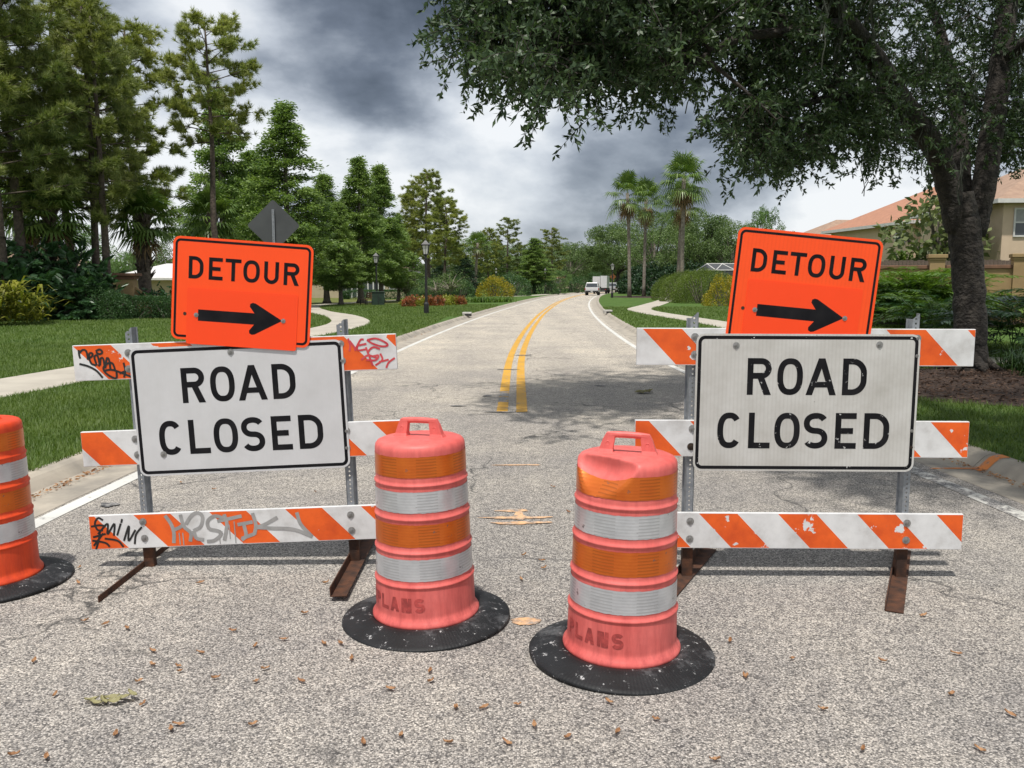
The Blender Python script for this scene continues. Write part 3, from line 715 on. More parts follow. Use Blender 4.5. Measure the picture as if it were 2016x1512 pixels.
# graffiti (zoomed-photo coordinates mapped onto each rail face)
def z1(px, py):   # left top rail from the 2.88x view with origin (130,440)
    X, Y = 130 + px / 2.88, 440 + py / 2.88
    u = (X - 140) / 637.0; yt = 680 - 23 * u
    return ((u - .5) * 1.83, .1015 - (Y - yt) / 68.5 * .203)
def z2(px, py):   # left bottom rail from the 2.4x view with origin (0,800)
    X, Y = px / 2.4, 800 + py / 2.4
    u = (X - 180) / 626.0; yt = 1019 - 29 * u
    return ((u - .5) * 1.83, .1015 - (Y - yt) / 66.5 * .203)
T1 = lambda pts: [z1(*p) for p in pts]
T2 = lambda pts: (pts[0], [z2(*p) for p in pts[1]]) if isinstance(pts, tuple) else [z2(*p) for p in pts]
scribble('graffiti', lr[0], [T1(s) for s in [
    [(65, 715), (66, 745), (70, 762)], [(66, 735), (85, 716), (105, 718), (112, 745), (112, 768)], [(112, 760), (135, 752), (142, 735), (125, 733), (120, 755), (130, 790), (155, 800)],
    [(160, 800), (150, 755), (168, 745), (175, 790), (170, 805)], [(160, 722), (185, 712), (198, 728), (180, 738), (162, 728)], [(178, 800), (186, 760), (200, 765), (205, 815), (220, 760), (232, 772), (235, 822)],
    [(262, 830), (250, 790), (225, 788), (195, 815), (215, 850), (262, 872), (268, 830)], [(195, 830), (250, 826), (345, 862)], [(312, 785), (318, 830), (308, 866)], [(283, 845), (330, 828)],
    [(62, 792), (110, 805), (155, 830), (186, 868)]]], M['ink_black'], 0.0115)
scribble('graffiti', lr[0], [T1(s) for s in [
    [(1592, 652), (1602, 690), (1596, 722)], [(1600, 665), (1625, 700), (1630, 720)], [(1630, 712), (1662, 660), (1680, 658)], [(1655, 668), (1640, 715), (1690, 712)], [(1650, 690), (1690, 682)],
    [(1700, 660), (1750, 652), (1800, 672), (1815, 690), (1780, 695), (1730, 680), (1700, 660)], [(1770, 710), (1730, 700), (1700, 730), (1720, 750), (1760, 745), (1740, 772), (1690, 770)],
    [(1660, 770), (1700, 745), (1750, 760)], [(1770, 735), (1780, 770), (1740, 800)], [(1760, 782), (1810, 770)], [(1800, 815), (1815, 785), (1850, 760)], [(1690, 700), (1720, 790)]]], M['ink_red'], 0.011)
scribble('graffiti', lr[2], [T2(s) for s in [
    [(500, 545), (478, 534), (460, 560), (470, 590), (495, 592)], [(440, 575), (480, 568), (510, 572)], [(470, 610), (520, 560), (515, 610), (552, 560), (545, 615)], [(560, 615), (580, 565)], [(585, 556), (590, 540)],
    [(590, 640), (620, 570), (612, 640), (648, 590)], [(640, 655), (650, 610), (680, 575)], [(445, 625), (500, 610)], [(445, 665), (490, 612)], [(480, 600), (470, 640), (455, 680)], [(440, 640), (500, 650), (520, 668)], [(500, 630), (560, 640), (585, 668)]]], M['ink_black'], 0.0115)
scribble('graffiti', lr[2], [T2(s) for s in [
    [(795, 520), (820, 560), (830, 600), (826, 648)], [(828, 588), (860, 575), (885, 555)], [(868, 515), (880, 570), (910, 600), (905, 640)], [(890, 560), (920, 520), (950, 505), (972, 525), (960, 570), (925, 590)],
    [(925, 590), (935, 625), (970, 632)], [(1070, 530), (1030, 520), (995, 545), (1000, 580), (1040, 590), (1055, 605), (1020, 635), (985, 640)], [(1075, 512), (1085, 560), (1068, 632)], [(1040, 545), (1145, 522)],
    [(1135, 560), (1200, 548)], [(1165, 560), (1172, 610), (1150, 632)], [(1150, 625), (1205, 605)], [(1210, 505), (1222, 560), (1212, 605)], [(1215, 572), (1260, 560), (1325, 525)], [(1222, 572), (1290, 575), (1400, 580), (1485, 612)],
    [(1420, 500), (1435, 555), (1485, 612)], (.006, [(855, 600), (856, 650)]), (.006, [(872, 600), (873, 652)]), (.006, [(1045, 600), (1046, 645)]), (.006, [(1095, 560), (1096, 620)]), (.006, [(1120, 545), (1121, 635)])]], M['ink_grey'], 0.021)

# ------------------------------------------------------------------ drums
def plastic(name, c1, c2, dirt):
    m, nt, p = new_mat(name); co = coords(nt, 'Object'); s = N(nt, 'ShaderNodeSeparateXYZ'); L(nt, co, s.inputs[0])
    col = RAMP(nt, noise(nt, co, 5.0, 7.0, 0.6), [(0.35, c1), (0.68, c2)])
    st = N(nt, 'ShaderNodeMapping'); st.inputs['Scale'].default_value = (9, 9, 1.2); L(nt, co, st.inputs[0])
    d = MATH(nt, 'MULTIPLY', RAMP(nt, noise(nt, st.outputs[0], 2.0, 8.0, 0.7), [(0.42, 0.0), (0.72, 0.85)]), RAMP(nt, s.outputs[2], [(0.08, 1.0), (0.30, 0.55)]))
    L(nt, MIX(nt, d, col, dirt), p.inputs['Base Color']); p.inputs['Roughness'].default_value = 0.5
    p.inputs['Specular IOR Level'].default_value = 0.4
    p.inputs['Subsurface Weight'].default_value = 0.0
    return m
M['drum_pink'] = plastic('sun_faded_orange_plastic', (0.66, 0.115, 0.10), (0.78, 0.175, 0.155), (0.34, 0.05, 0.05))
M['drum_orange'] = plastic('orange_red_plastic', (0.72, 0.060, 0.012), (0.80, 0.085, 0.02), (0.40, 0.03, 0.015))
def band_mat(name, c1, c2, scr):
    m, nt, p = new_mat(name); co = coords(nt, 'Object'); s = N(nt, 'ShaderNodeSeparateXYZ'); L(nt, co, s.inputs[0])
    n = noise(nt, co, 7.0, 7.0, 0.6)
    col = RAMP(nt, n, [(0.33, c1), (0.66, c2)])
    rib = MATH(nt, 'SINE', MATH(nt, 'MULTIPLY', s.outputs[2], 2 * math.pi / 0.0135))
    ang = MATH(nt, 'ARCTAN2', s.outputs[1], s.outputs[0])
    blk = MATH(nt, 'LESS_THAN', MATH(nt, 'FRACT', MATH(nt, 'MULTIPLY', MATH(nt, 'ADD', ang, 3.3), 1.15)), 0.5)
    col = MIX(nt, MATH(nt, 'MULTIPLY', MATH(nt, 'MULTIPLY', RAMP(nt, rib, [(0.2, 0.0), (0.6, 1.0)]), blk), 0.75), col, tuple(x * .62 for x in c2))
    f = RAMP(nt, noise(nt, co, 19.0, 7.0, 0.72), [(0.640, 0.0), (0.655, scr)])
    L(nt, MIX(nt, f, col, (0.13, 0.12, 0.12)), p.inputs['Base Color']); p.inputs['Roughness'].default_value = 0.30; p.inputs['Metallic'].default_value = 0.45
    p.inputs['Specular IOR Level'].default_value = 0.6
    bump(nt, p, rib, 0.08, 0.002)
    return m
M['band_orange'] = band_mat('orange_reflective_sheeting', (0.56, 0.11, 0.012), (0.68, 0.16, 0.018), 0.8)
M['band_white'] = band_mat('silver_reflective_sheeting', (0.46, 0.47, 0.49), (0.64, 0.65, 0.67), 0.85)
def rubber():
    m, nt, p = new_mat('scuffed_tyre_rubber'); co = coords(nt, 'Object'); s = N(nt, 'ShaderNodeSeparateXYZ'); L(nt, co, s.inputs[0])
    base = RAMP(nt, noise(nt, co, 6.0, 6.0), [(0.35, (0.008, 0.0085, 0.0095)), (0.7, (0.019, 0.020, 0.022))])
    sp = RAMP(nt, noise(nt, co, 24.0, 6.0, 0.75), [(0.61, 0.0), (0.65, 0.75)])
    sm = MATH(nt, 'MULTIPLY', RAMP(nt, noise(nt, co, 3.2, 8.0, 0.75), [(0.54, 0.0), (0.70, 0.45)]), 1.0)
    col = MIX(nt, sm, base, (0.26, 0.265, 0.275)); col = MIX(nt, sp, col, (0.55, 0.55, 0.55))
    L(nt, col, p.inputs['Base Color']); p.inputs['Roughness'].default_value = 0.6; p.inputs['Specular IOR Level'].default_value = 0.3
    ang = MATH(nt, 'ARCTAN2', s.outputs[1], s.outputs[0])
    rd = MATH(nt, 'SINE', MATH(nt, 'MULTIPLY', ang, 150.0))
    bump(nt, p, MATH(nt, 'ADD', MATH(nt, 'MULTIPLY', rd, 0.15), noise(nt, co, 70.0, 3.0)), 0.35, 0.004)
    return m
M['rubber'] = rubber()
def stencil(name, plasticc, dark):
    m, nt, p = new_mat(name); co = coords(nt, 'Object')
    f = RAMP(nt, noise(nt, co, 14.0, 6.0, 0.7), [(0.40, 0.85), (0.66, 0.12)])
    L(nt, MIX(nt, f, plasticc, dark), p.inputs['Base Color']); p.inputs['Roughness'].default_value = 0.6; return m
M['stencil'] = stencil('faded_stencil_paint', (0.66, 0.095, 0.085), (0.22, 0.03, 0.028))

def drum(loc, rz, tilt, label, pm, text_ang=None, text='TPLANS', dent=None, base_tilt=(0, 0)):
    root = empty('traffic_drum', loc, rot=(tilt[0], tilt[1], rz), label=label, cat='traffic drum', group='traffic drums on rubber bases', scale=(1.0, 1.0, 1.02))
    steps = [(0.090, 0.252), (0.226, 0.248), (0.229, 0.2540), (0.237, 0.2540), (0.241, 0.2425), (0.262, 0.2405), (0.362, 0.2385), (0.384, 0.2385), (0.387, 0.2440), (0.394, 0.2440), (0.398, 0.2345), (0.424, 0.2325), (0.524, 0.2305), (0.541, 0.231), (0.544, 0.2365), (0.551, 0.2365), (0.555, 0.2275), (0.583, 0.2255), (0.676, 0.2235), (0.698, 0.2240), (0.701, 0.2295), (0.708, 0.2295), (0.712, 0.2205), (0.743, 0.2190), (0.836, 0.2175), (0.858, 0.2175), (0.874, 0.2145), (0.886, 0.205), (0.893, 0.188), (0.897, 0.15), (0.899, 0.08), (0.899, 0.002)]
    steps = [(z, .2175 + (r - .2175) * .75 if r > .2175 else r) for z, r in steps]
    prof = [(0.244, 0.034), (0.258, 0.036), (0.263, 0.046), (0.262, 0.056), (0.254, 0.066), (0.2455, 0.082)]
    pts = [(r, z) for z, r in steps]
    full = [prof[0]]
    for q in prof[1:] + pts:
        a = full[-1]; n = max(1, int(math.hypot(q[0] - a[0], q[1] - a[1]) / 0.010))
        full += [(a[0] + (q[0] - a[0]) * k / n, a[1] + (q[1] - a[1]) * k / n) for k in range(1, n + 1)]
    def fix(V):
        if dent is None: return V
        nn, cc, am = dent; nn = Vector(nn).normalized(); out = []
        for v in V:
            v = Vector(v); d = v.dot(nn) - cc
            if d > 0: v = v - nn * d * am
            out.append(tuple(v))
        return out
    def fixb(V, dlt):
        out = []
        for v in V:
            q = Vector(v); rad = Vector((q.x, q.y, 0)).normalized()
            if dent is None: out.append(tuple(q + rad * dlt)); continue
            nn = Vector(dent[0]).normalized(); d = q.dot(nn) - dent[1]
            out.append(tuple(q - nn * d * dent[2] + nn * dlt * 1.6) if d > 0 else tuple(q + rad * dlt))
        return out
    b = B(); b.lathe(full, 120); b.v = fix(b.v)
    b.build('body', pm, root, smooth=True)
    rr_ = lambda z: np.interp(z, [s[0] for s in steps], [s[1] for s in steps])
    for z0, z1, mk_, jig in ((0.742, 0.838, 'band_orange', 1), (0.580, 0.678, 'band_white', 2), (0.422, 0.526, 'band_orange', 3), (0.262, 0.364, 'band_white', 4)):
        V, F = [], []; n, k = 120, 8; r_ = random.Random(jig + int(loc[0] * 100))
        for i in range(k + 1):
            for j in range(n):
                an = 2 * math.pi * j / n; z = z0 + (z1 - z0) * i / k
                if i in (0, k): z += r_.uniform(-.0012, .0012)
                rad = rr_(z) + 0.0004 * math.sin(an * 7 + jig)
                V.append((rad * math.cos(an), rad * math.sin(an), z))
        for i in range(k):
            for j in range(n): F.append((i * n + j, i * n + (j + 1) % n, (i + 1) * n + (j + 1) % n, (i + 1) * n + j))
        o = obj('reflective_band', mesh('reflective_band', fixb(V, 0.0018), F, M[mk_], True), root)
    # handle: two uprights with a grip, eyes moulded in the uprights
    h = B(); x0 = 0.098
    for sx in (-1, 1):
        V = []
        for z, hw_, ht_ in ((0.888, 0.040, 0.030), (0.912, 0.030, 0.018), (0.955, 0.026, 0.014), (0.982, 0.018, 0.013)):
            for dx, dy in ((-hw_, -ht_), (hw_, -ht_), (hw_, ht_), (-hw_, ht_)):
                V.append((sx * x0 - sx * (z - .892) * .25 + dx, dy, z))
        F = [(0, 3, 2, 1), (12, 13, 14, 15)] + [(4 * i + j, 4 * i + (j + 1) % 4, 4 * i + 4 + (j + 1) % 4, 4 * i + 4 + j) for i in range(3) for j in range(4)]
        h.add(V, F)
        ey = B(); ey.lathe([(.0, .0), (.006, .0), (.009, .003), (.0105, .0)], 14)
        h.add([(sx * (x0 - .012) + x, -.0150 - z, .937 + y) for x, y, z in ey.v], ey.f)
    h.tube([(-x0 * .9, 0, .970), (-.05, 0, .974), (0, 0, .975), (.05, 0, .974), (x0 * .9, 0, .970)], .0145, 10)
    h.build('handle', pm, root, smooth=False, bevel=0.004, rot=(0, 0, R(-20)))
    # ballast ring cut from a tyre
    rb = B(); rb.lathe([(0.250, 0.004), (0.256, 0.030), (0.268, 0.040), (0.290, 0.050), (0.315, 0.052), (0.345, 0.043), (0.380, 0.030), (0.410, 0.021), (0.428, 0.015), (0.434, 0.008), (0.432, 0.002), (0.252, 0.002)], 72); rb.v = [(x * .956, y * .956, z) for x, y, z in rb.v]
    r_ = random.Random(int(loc[1] * 100))
    ph = r_.uniform(0, 6)
    rb.v = [(x, y, z + (0.006 * math.sin(2 * math.atan2(y, x) + ph) * min(1, max(0, (math.hypot(x, y) - .27) / .15)) if z > .005 else 0)) for x, y, z in rb.v]
    rb.build('rubber_base', M['rubber'], root, smooth=True)
    if text_ang:
        lt = B(); x = 0.0; H = 0.066
        for ch in text:
            wd = 0.052 if ch not in 'T' else 0.050
            for k, it in enumerate(letter(ch, wd / H, 0.016 / H)):
                if it[0] == 'p': V, F = [Vector(p_) for p_ in it[1]], [tuple(range(len(it[1])))]
                else: V, F = strip(it[1], 0.016 / H, it[2])
                V2 = []
                for v in V:
                    a = text_ang + (x + v[0] * H) / 0.25; z = 0.118 + v[1] * H
                    rad = rr_(z) + 0.0016 + 0.0003 * k
                    V2.append((rad * math.cos(a), rad * math.sin(a), z))
                lt.add(V2, F)
            x += wd + 0.014
        lt.build('stencil_lettering', M['stencil'], root)
    return root
# arc angle -90 deg faces the camera
drum((-0.425, 4.11, 0.0), 0.0, (R(0.4), R(-1.4)), 'faded pink-orange traffic drum with undented lid and TPLANS stencil', M['drum_pink'], R(-90 - 82), 'TPLANS')
drum((0.490, 3.70, 0.0), R(6), (R(0.5), R(0.9)), 'faded pink-orange traffic drum with crushed dented lid', M['drum_pink'], R(-90 - 84), 'PLANS',
     dent=((-0.66, -0.57, 0.48), 0.548, 1.5))
drum((-2.90, 4.62, 0.0), R(20), (R(0.3), R(-1.0)), 'bright orange-red traffic drum beside the grass verge', M['drum_orange'])

# ------------------------------------------------------------------ foliage generators (numpy)
def unit(v): return v / np.maximum(np.linalg.norm(v, axis=-1, keepdims=True), 1e-9)
def rdir(g, n): return unit(g.normal(size=(n, 3)))
def leaf_quads(P, D, Ln, Wd, g, fold=0.0):
    n = len(P); S = unit(np.cross(D, rdir(g, n)))
    Ln = np.broadcast_to(Ln, (n,))[:, None]; Wd = np.broadcast_to(Wd, (n,))[:, None]
    Up = np.cross(D, S)
    V = np.stack([P, P + D * Ln * .45 + S * Wd / 2 + Up * fold * Wd, P + D * Ln, P + D * Ln * .45 - S * Wd / 2 + Up * fold * Wd], 1).reshape(-1, 3)
    return V, np.arange(4 * n).reshape(n, 4)
def needles(P, A, k, Ln, Wd, g, spread=0.75):
    n = len(P); P = np.repeat(P, k, 0); A = np.repeat(A, k, 0)
    D = unit(A + g.normal(size=(n * k, 3)) * spread); S = unit(np.cross(D, rdir(g, n * k)))
    l = (Ln * g.uniform(.7, 1.15, n * k))[:, None]
    V = np.stack([P - S * Wd / 2, P + S * Wd / 2, P + D * l], 1).reshape(-1, 3)
    return V, np.arange(3 * n * k).reshape(-1, 3)
def join(parts):
    Vs, Fs, o = [], [], 0
    for V, F in parts: Vs.append(V); Fs.append(F + o); o += len(V)
    return np.vstack(Vs), np.vstack(Fs)
def bez(a, b, c, n): t = np.linspace(0, 1, n)[:, None]; return (1 - t) ** 2 * a + 2 * t * (1 - t) * b + t * t * c

def gen_pine(seed, H=14.0, cs=0.42, Rmax=2.7, nb=46, mat='pine', r0=0.2, top=0.55):
    g = np.random.default_rng(seed); tb = B()
    zs = np.linspace(0, H, 14); bend = np.cumsum(g.normal(0, .045, (14, 2)), 0)
    trunk = np.c_[bend, zs]
    tb.tube(trunk, [r0 * (1 - .88 * (z / H)) + .02 for z in zs], 9)
    TP, TA = [], []
    for i in range(nb):
        t = cs + (1 - cs) * ((i + g.uniform(0, 1)) / nb); z = t * H
        u = (t - cs) / (1 - cs)
        ln = Rmax * (0.55 + .45 * math.sin(math.pi * min(1, u * .85 + .12))) * (1 - top * max(0, u - .45) / .55) * g.uniform(.55, 1.1)
        az = i * 2.4 + g.uniform(-.5, .5)
        o = np.array([np.interp(z, zs, bend[:, 0]), np.interp(z, zs, bend[:, 1]), z])
        d = np.array([math.cos(az), math.sin(az), 0.0])
        pth = bez(o, o + d * ln * .6 + [0, 0, ln * (.05 + .25 * u)], o + d * ln + [0, 0, ln * g.uniform(.1, .5) * (.3 + u)], 7)
        tb.tube(pth, [.045 * (1 - .7 * k / 6) * (1 - .5 * u) for k in range(7)], 5, False)
        for k in range(int(4 + 5 * ln / Rmax)):
            f = g.uniform(.35, 1.0); q = pth[min(6, int(f * 6))]
            sd = unit(np.array([d[0], d[1], .3]) + g.normal(0, .75, 3)); sl = g.uniform(.3, .95)
            e = q + sd * sl * np.array([1, 1, .6])
            tb.tube([q, (q + e) / 2 + [0, 0, .04], e], [.016, .011, .006], 3, False)
            for m in range(7): TP.append(q + (e - q) * g.uniform(.35, 1.05) + g.normal(0, .09, 3)); TA.append(unit(sd + [0, 0, .45]))
        TP.append(pth[-1]); TA.append(unit(d + [0, 0, .6]))
    TP, TA = np.array(TP), np.array(TA)
    V, F = needles(TP, TA, 26, 0.34, 0.034, g, .62)
    return [('trunk', mesh('pine_trunk', tb.v, tb.f, M['bark_pine'], True)), ('crown', mesh('pine_crown', V, F, M[mat]))]
def gen_cypress(seed, H=12.0, Rm=2.4, cs=0.14, nb=240, mat='cypress', bark='bark_grey', per=330, droop=.1, leaf=.175):
    g = np.random.default_rng(seed); tb = B()
    tb.tube([(0, 0, -.05), (0, 0, .35), (.02, 0, 1.2), (0.03, .02, H * .6), (0, 0, H * .99)], [.36, .22, .17, .10, .01], 9)
    P, D = [], []
    for i in range(nb):
        u = ((i + g.uniform(0, 1)) / nb) ** 1.15; z = H * (cs + (1 - cs) * u)
        env = Rm * (1 - u) ** .86 * (0.62 + .38 * min(1, u / .12)) + .12
        ln = env * g.uniform(.62, 1.12); az = g.uniform(0, 2 * math.pi)
        o = np.array([0, 0, z]); d = np.array([math.cos(az), math.sin(az), 0])
        e = o + d * ln + [0, 0, ln * (.28 - droop) ]
        pth = bez(o, (o + e) / 2 + [0, 0, ln * .16], e, 6)
        tb.tube(pth, [.03 * (1 - .8 * k / 5) for k in range(6)], 4, False)
        n = int(per * (.25 + .75 * ln / Rm)); f = g.beta(2.2, 1.1, n)
        q = np.stack([np.interp(f, np.linspace(0, 1, 6), pth[:, k]) for k in range(3)], 1)
        P.append(q + g.normal(0, 1, (n, 3)) * np.array([.17, .17, .12]) * (1.25 - f[:, None] * .5)); D.append(unit(d + g.normal(0, .65, (n, 3)) + [0, 0, -.15]))
    P, D = np.vstack(P), np.vstack(D)
    V, F = leaf_quads(P, D, g.uniform(.6, 1.2, len(P)) * leaf, leaf * .42, g)
    return [('trunk', mesh('cypress_trunk', tb.v, tb.f, M[bark], True)), ('crown', mesh('cypress_crown', V, F, M[mat]))]
def gen_broad(seed, H=9.0, Rx=4.0, cs=.25, ncl=75, per=330, leaf=.17, mat='broad', bark='bark_grey', r0=.22, cl=.75, flat=1.0):
    g = np.random.default_rng(seed); tb = B()
    tb.tube([(0, 0, -.05), (.05, 0, H * cs * .6), (0, .05, H * cs * 1.15), (.1, 0, H * .6)], [r0 * 1.25, r0, r0 * .8, r0 * .35], 9)
    ch = H * (1 - cs) / 2; cz = H - ch; P, D = [], []
    for i in range(ncl):
        d = rdir(g, 1)[0]; rad = g.uniform(.55, 1.0) ** .6
        c = np.array([d[0] * Rx * rad, d[1] * Rx * rad, cz + d[2] * ch * rad * flat])
        k = g.uniform(.6, 1.15) * cl
        st = np.array([0, 0, H * cs + .2 * (c[2] - H * cs)])
        if i % 2 == 0: tb.tube(bez(st, (st + c) / 2 + [0, 0, .3], c, 5), [.07, .055, .04, .025, .012], 4, False)
        n = int(per * k * k); q = rdir(g, n) * (g.uniform(0.25, 1, (n, 1)) ** .5) * k * np.array([1.1, 1.1, .8])
        P.append(c + q); D.append(unit(q + g.normal(0, .6, (n, 3)) + [0, 0, -.2]))
    P, D = np.vstack(P), np.vstack(D)
    V, F = leaf_quads(P, D, g.uniform(.6, 1.25, len(P)) * leaf, leaf * .55, g)
    return [('trunk', mesh('tree_trunk', tb.v, tb.f, M[bark], True)), ('crown', mesh('tree_crown', V, F, M[mat]))]
def fan(g, o, d, pet, rad, n=22, droop=.25, wd=.10):
    """one fan-palm frond: petiole then a fan of pleated leaflets"""
    d = unit(np.asarray(d, float)); side = unit(np.cross(d, [0, 0, 1.0]) + 1e-4); up = np.cross(side, d)
    e = o + d * pet + np.array([0, 0, -.06 * pet]); V, F = [], []
    V += [o - side * .018, o + side * .018, e + side * .013, e - side * .013]; F.append((0, 1, 2, 3))
    for k in range(n):
        a = (k / (n - 1) - .5) * 4.4
        l = rad * (.72 + .28 * math.cos(a * .6)) * g.uniform(.9, 1.08)
        ld = d * math.cos(a) + side * math.sin(a); m = e + ld * l * .55 + up * .03 * (k % 2); t = e + ld * l + np.array([0, 0, -droop * l * g.uniform(.6, 1.5)])
        s2 = unit(np.cross(ld, up)) * wd / 2; b0 = len(V)
        V += [e - s2 * .3, e + s2 * .3, m + s2, m - s2, t]; F += [(b0, b0 + 1, b0 + 2, b0 + 3), (b0 + 3, b0 + 2, b0 + 4)]
    return V, F
def gen_fanpalm(seed, H=10.0, r=.2, nf=42, rad=1.0, pet=1.0, bark='bark_palm', dead=26, lean=.3, boots=False):
    g = np.random.default_rng(seed); tb = B()
    pth = bez(np.array([0, 0, -.05]), np.array([lean * .2, 0, H * .5]), np.array([lean, lean * .3, H]), 9)
    tb.tube(pth, [r * 1.35] + [r] * 2 + [r * .92] * 6, 10)
    if boots:
        for i in range(70):
            f = g.uniform(.35, 1); q = np.array([np.interp(f, np.linspace(0, 1, 9), pth[:, k]) for k in range(3)]); a = i * 2.4
            dd = np.array([math.cos(a), math.sin(a), 0]); e = q + dd * (r + .16) + [0, 0, .3]
            tb.tube([q + dd * r * .8, e], [.05, .015], 4, True)
    o = pth[-1]; b = B(); db = B()
    for i in range(nf):
        a = i * 2.399; el = R(82 - 118 * (i / nf) ** 1.1 + g.uniform(-10, 10))
        d = np.array([math.cos(a) * math.cos(el), math.sin(a) * math.cos(el), math.sin(el)])
        V, F = fan(g, o + np.array([0, 0, -.5 * i / nf]), d, pet * g.uniform(.75, 1.1), rad * g.uniform(.8, 1.1), 20, .25 + .25 * i / nf)
        b.add(V, F)
    for i in range(dead):
        a = i * 2.399 + 1; el = R(-58 - 25 * g.uniform(0, 1))
        d = np.array([math.cos(a) * math.cos(el), math.sin(a) * math.cos(el), math.sin(el)])
        V, F = fan(g, o + np.array([0, 0, -.45 - .5 * i / max(dead, 1)]), d, .6, rad * g.uniform(.6, .95), 12, .35, .06); db.add(V, F)
    out = [('trunk', mesh('palm_trunk', tb.v, tb.f, M[bark], True)), ('crown', mesh('palm_crown', b.v, b.f, M['palm']))]
    if dead: out.append(('dead_fronds', mesh('dead_fronds', db.v, db.f, M['palm_dead'])))
    return out
def gen_frondbush(seed, nf=46, ln=1.7, H=.5, wl=.30, wd=.05, nl=22, mat='philo', up=(20, 80), arch=.9, spread=.5):
    """arching pinnate / deeply cut leaves rising from the ground"""
    g = np.random.default_rng(seed); b = B()
    for i in range(nf):
        a = i * 2.399 + g.uniform(-.3, .3); el = R(g.uniform(*up)); l = ln * g.uniform(.65, 1.12)
        o = np.array([g.normal(0, spread * .5), g.normal(0, spread * .5), g.uniform(0, H)])
        d = np.array([math.cos(a) * math.cos(el), math.sin(a) * math.cos(el), math.sin(el)])
        hd = np.array([math.cos(a), math.sin(a), 0])
        pth = bez(o, o + d * l * .6, o + d * l * .75 + hd * l * .45 + [0, 0, -arch * l * .28], 9)
        side = np.array([-math.sin(a), math.cos(a), 0]); V, F = [], []
        for k in range(8):
            s0 = side * .010; b0 = len(V); V += [pth[k] - s0, pth[k] + s0, pth[k + 1] + s0 * .8, pth[k + 1] - s0 * .8]; F.append((b0, b0 + 1, b0 + 2, b0 + 3))
        for k in range(nl):
            f = .3 + .7 * k / nl; q = np.array([np.interp(f, np.linspace(0, 1, 9), pth[:, m]) for m in range(3)])
            td = unit(pth[min(8, int(f * 8) + 1)] - pth[int(f * 8)] if int(f * 8) < 8 else pth[8] - pth[7])
            for sg in (-1, 1):
                L_ = wl * math.sin(math.pi * (.18 + .8 * (1 - f))) * g.uniform(.85, 1.1); dd = unit(side * sg + td * .75 + np.array([0, 0, g.uniform(-.35, .15)]))
                n_ = unit(np.cross(dd, [0, 0, 1.0])) * wd / 2; b0 = len(V)
                V += [q, q + dd * L_ * .5 + n_, q + dd * L_ + [0, 0, -.05 * L_], q + dd * L_ * .5 - n_]; F.append((b0, b0 + 1, b0 + 2, b0 + 3))
        b.add(V, F)
    return [('fronds', mesh('fronds', b.v, b.f, M[mat]))]
def gen_bigleaf(seed, n=220, rx=1.3, H=1.9, leaf=.5, wd=.3, mat='philo', shell=.5):
    g = np.random.default_rng(seed); d = rdir(g, n); d[:, 2] = np.abs(d[:, 2]) * 1.0 - .12
    rad = g.uniform(shell, 1.0, (n, 1)); P = d * rad * np.array([rx, rx, H]) ; P[:, 2] = np.maximum(P[:, 2] * .92 + .1, .06)
    D = unit(d * [1, 1, .25] + g.normal(0, .35, (n, 3)) + [0, 0, -.15]); L_ = leaf * g.uniform(.6, 1.15, n); parts = []
    # each leaf is a midrib with lobes
    S = unit(np.cross(D, [0, 0, 1.0]) + g.normal(0, .15, (n, 3))); Vv, Ff = [], []
    for lobe in range(7):
        f = .12 + .82 * lobe / 6; ang = (1.15 - .95 * lobe / 6)
        for sg in ((-1, 1) if lobe < 6 else (1,)):
            bd = unit(D * math.cos(ang) + S * math.sin(ang) * sg) if lobe < 6 else D
            q = P + D * (L_ * f * .62)[:, None]
            Vv_, Ff_ = leaf_quads(q, bd, L_ * .42, wd * .26, g); parts.append((Vv_, Ff_))
    stem = B()
    for k in range(0, n, 9): stem.tube([(P[k][0] * .15, P[k][1] * .15, 0), P[k] * np.array([.6, .6, .75]), P[k]], [.03, .02, .01], 4, False)
    V, F = join(parts)
    return [('foliage', mesh('foliage', V, F, M[mat])), ('stems', mesh('stems', stem.v, stem.f, M['bark_grey']))]
def gen_lance(seed, n=240, rx=1.1, H=1.3, ln=.6, wd=.085, mat='ginger'):
    g = np.random.default_rng(seed); b = B()
    a = g.uniform(0, 2 * np.pi, n); el = g.uniform(R(5), R(70), n); hd = np.c_[np.cos(a), np.sin(a), np.zeros(n)]
    P = np.c_[g.normal(0, rx * .35, n), g.normal(0, rx * .35, n), g.uniform(.05, H * .75, n)]
    D = hd * np.cos(el)[:, None] + np.array([0, 0, 1.0]) * np.sin(el)[:, None]; parts = []
    mid = P + D * (ln * .5); S = np.c_[-np.sin(a), np.cos(a), np.zeros(n)]
    tip = mid + (hd * .9 + [0, 0, -.15]) * (ln * .5)
    V = np.stack([P - S * .01, P + S * .01, mid + S * wd / 2, mid - S * wd / 2, tip, tip + S * .004], 1).reshape(-1, 3)
    base = np.arange(n)[:, None] * 6
    F = np.vstack([base + [0, 1, 2, 3], base + [3, 2, 5, 4]])
    return [('foliage', mesh('foliage', V, F, M[mat]))]
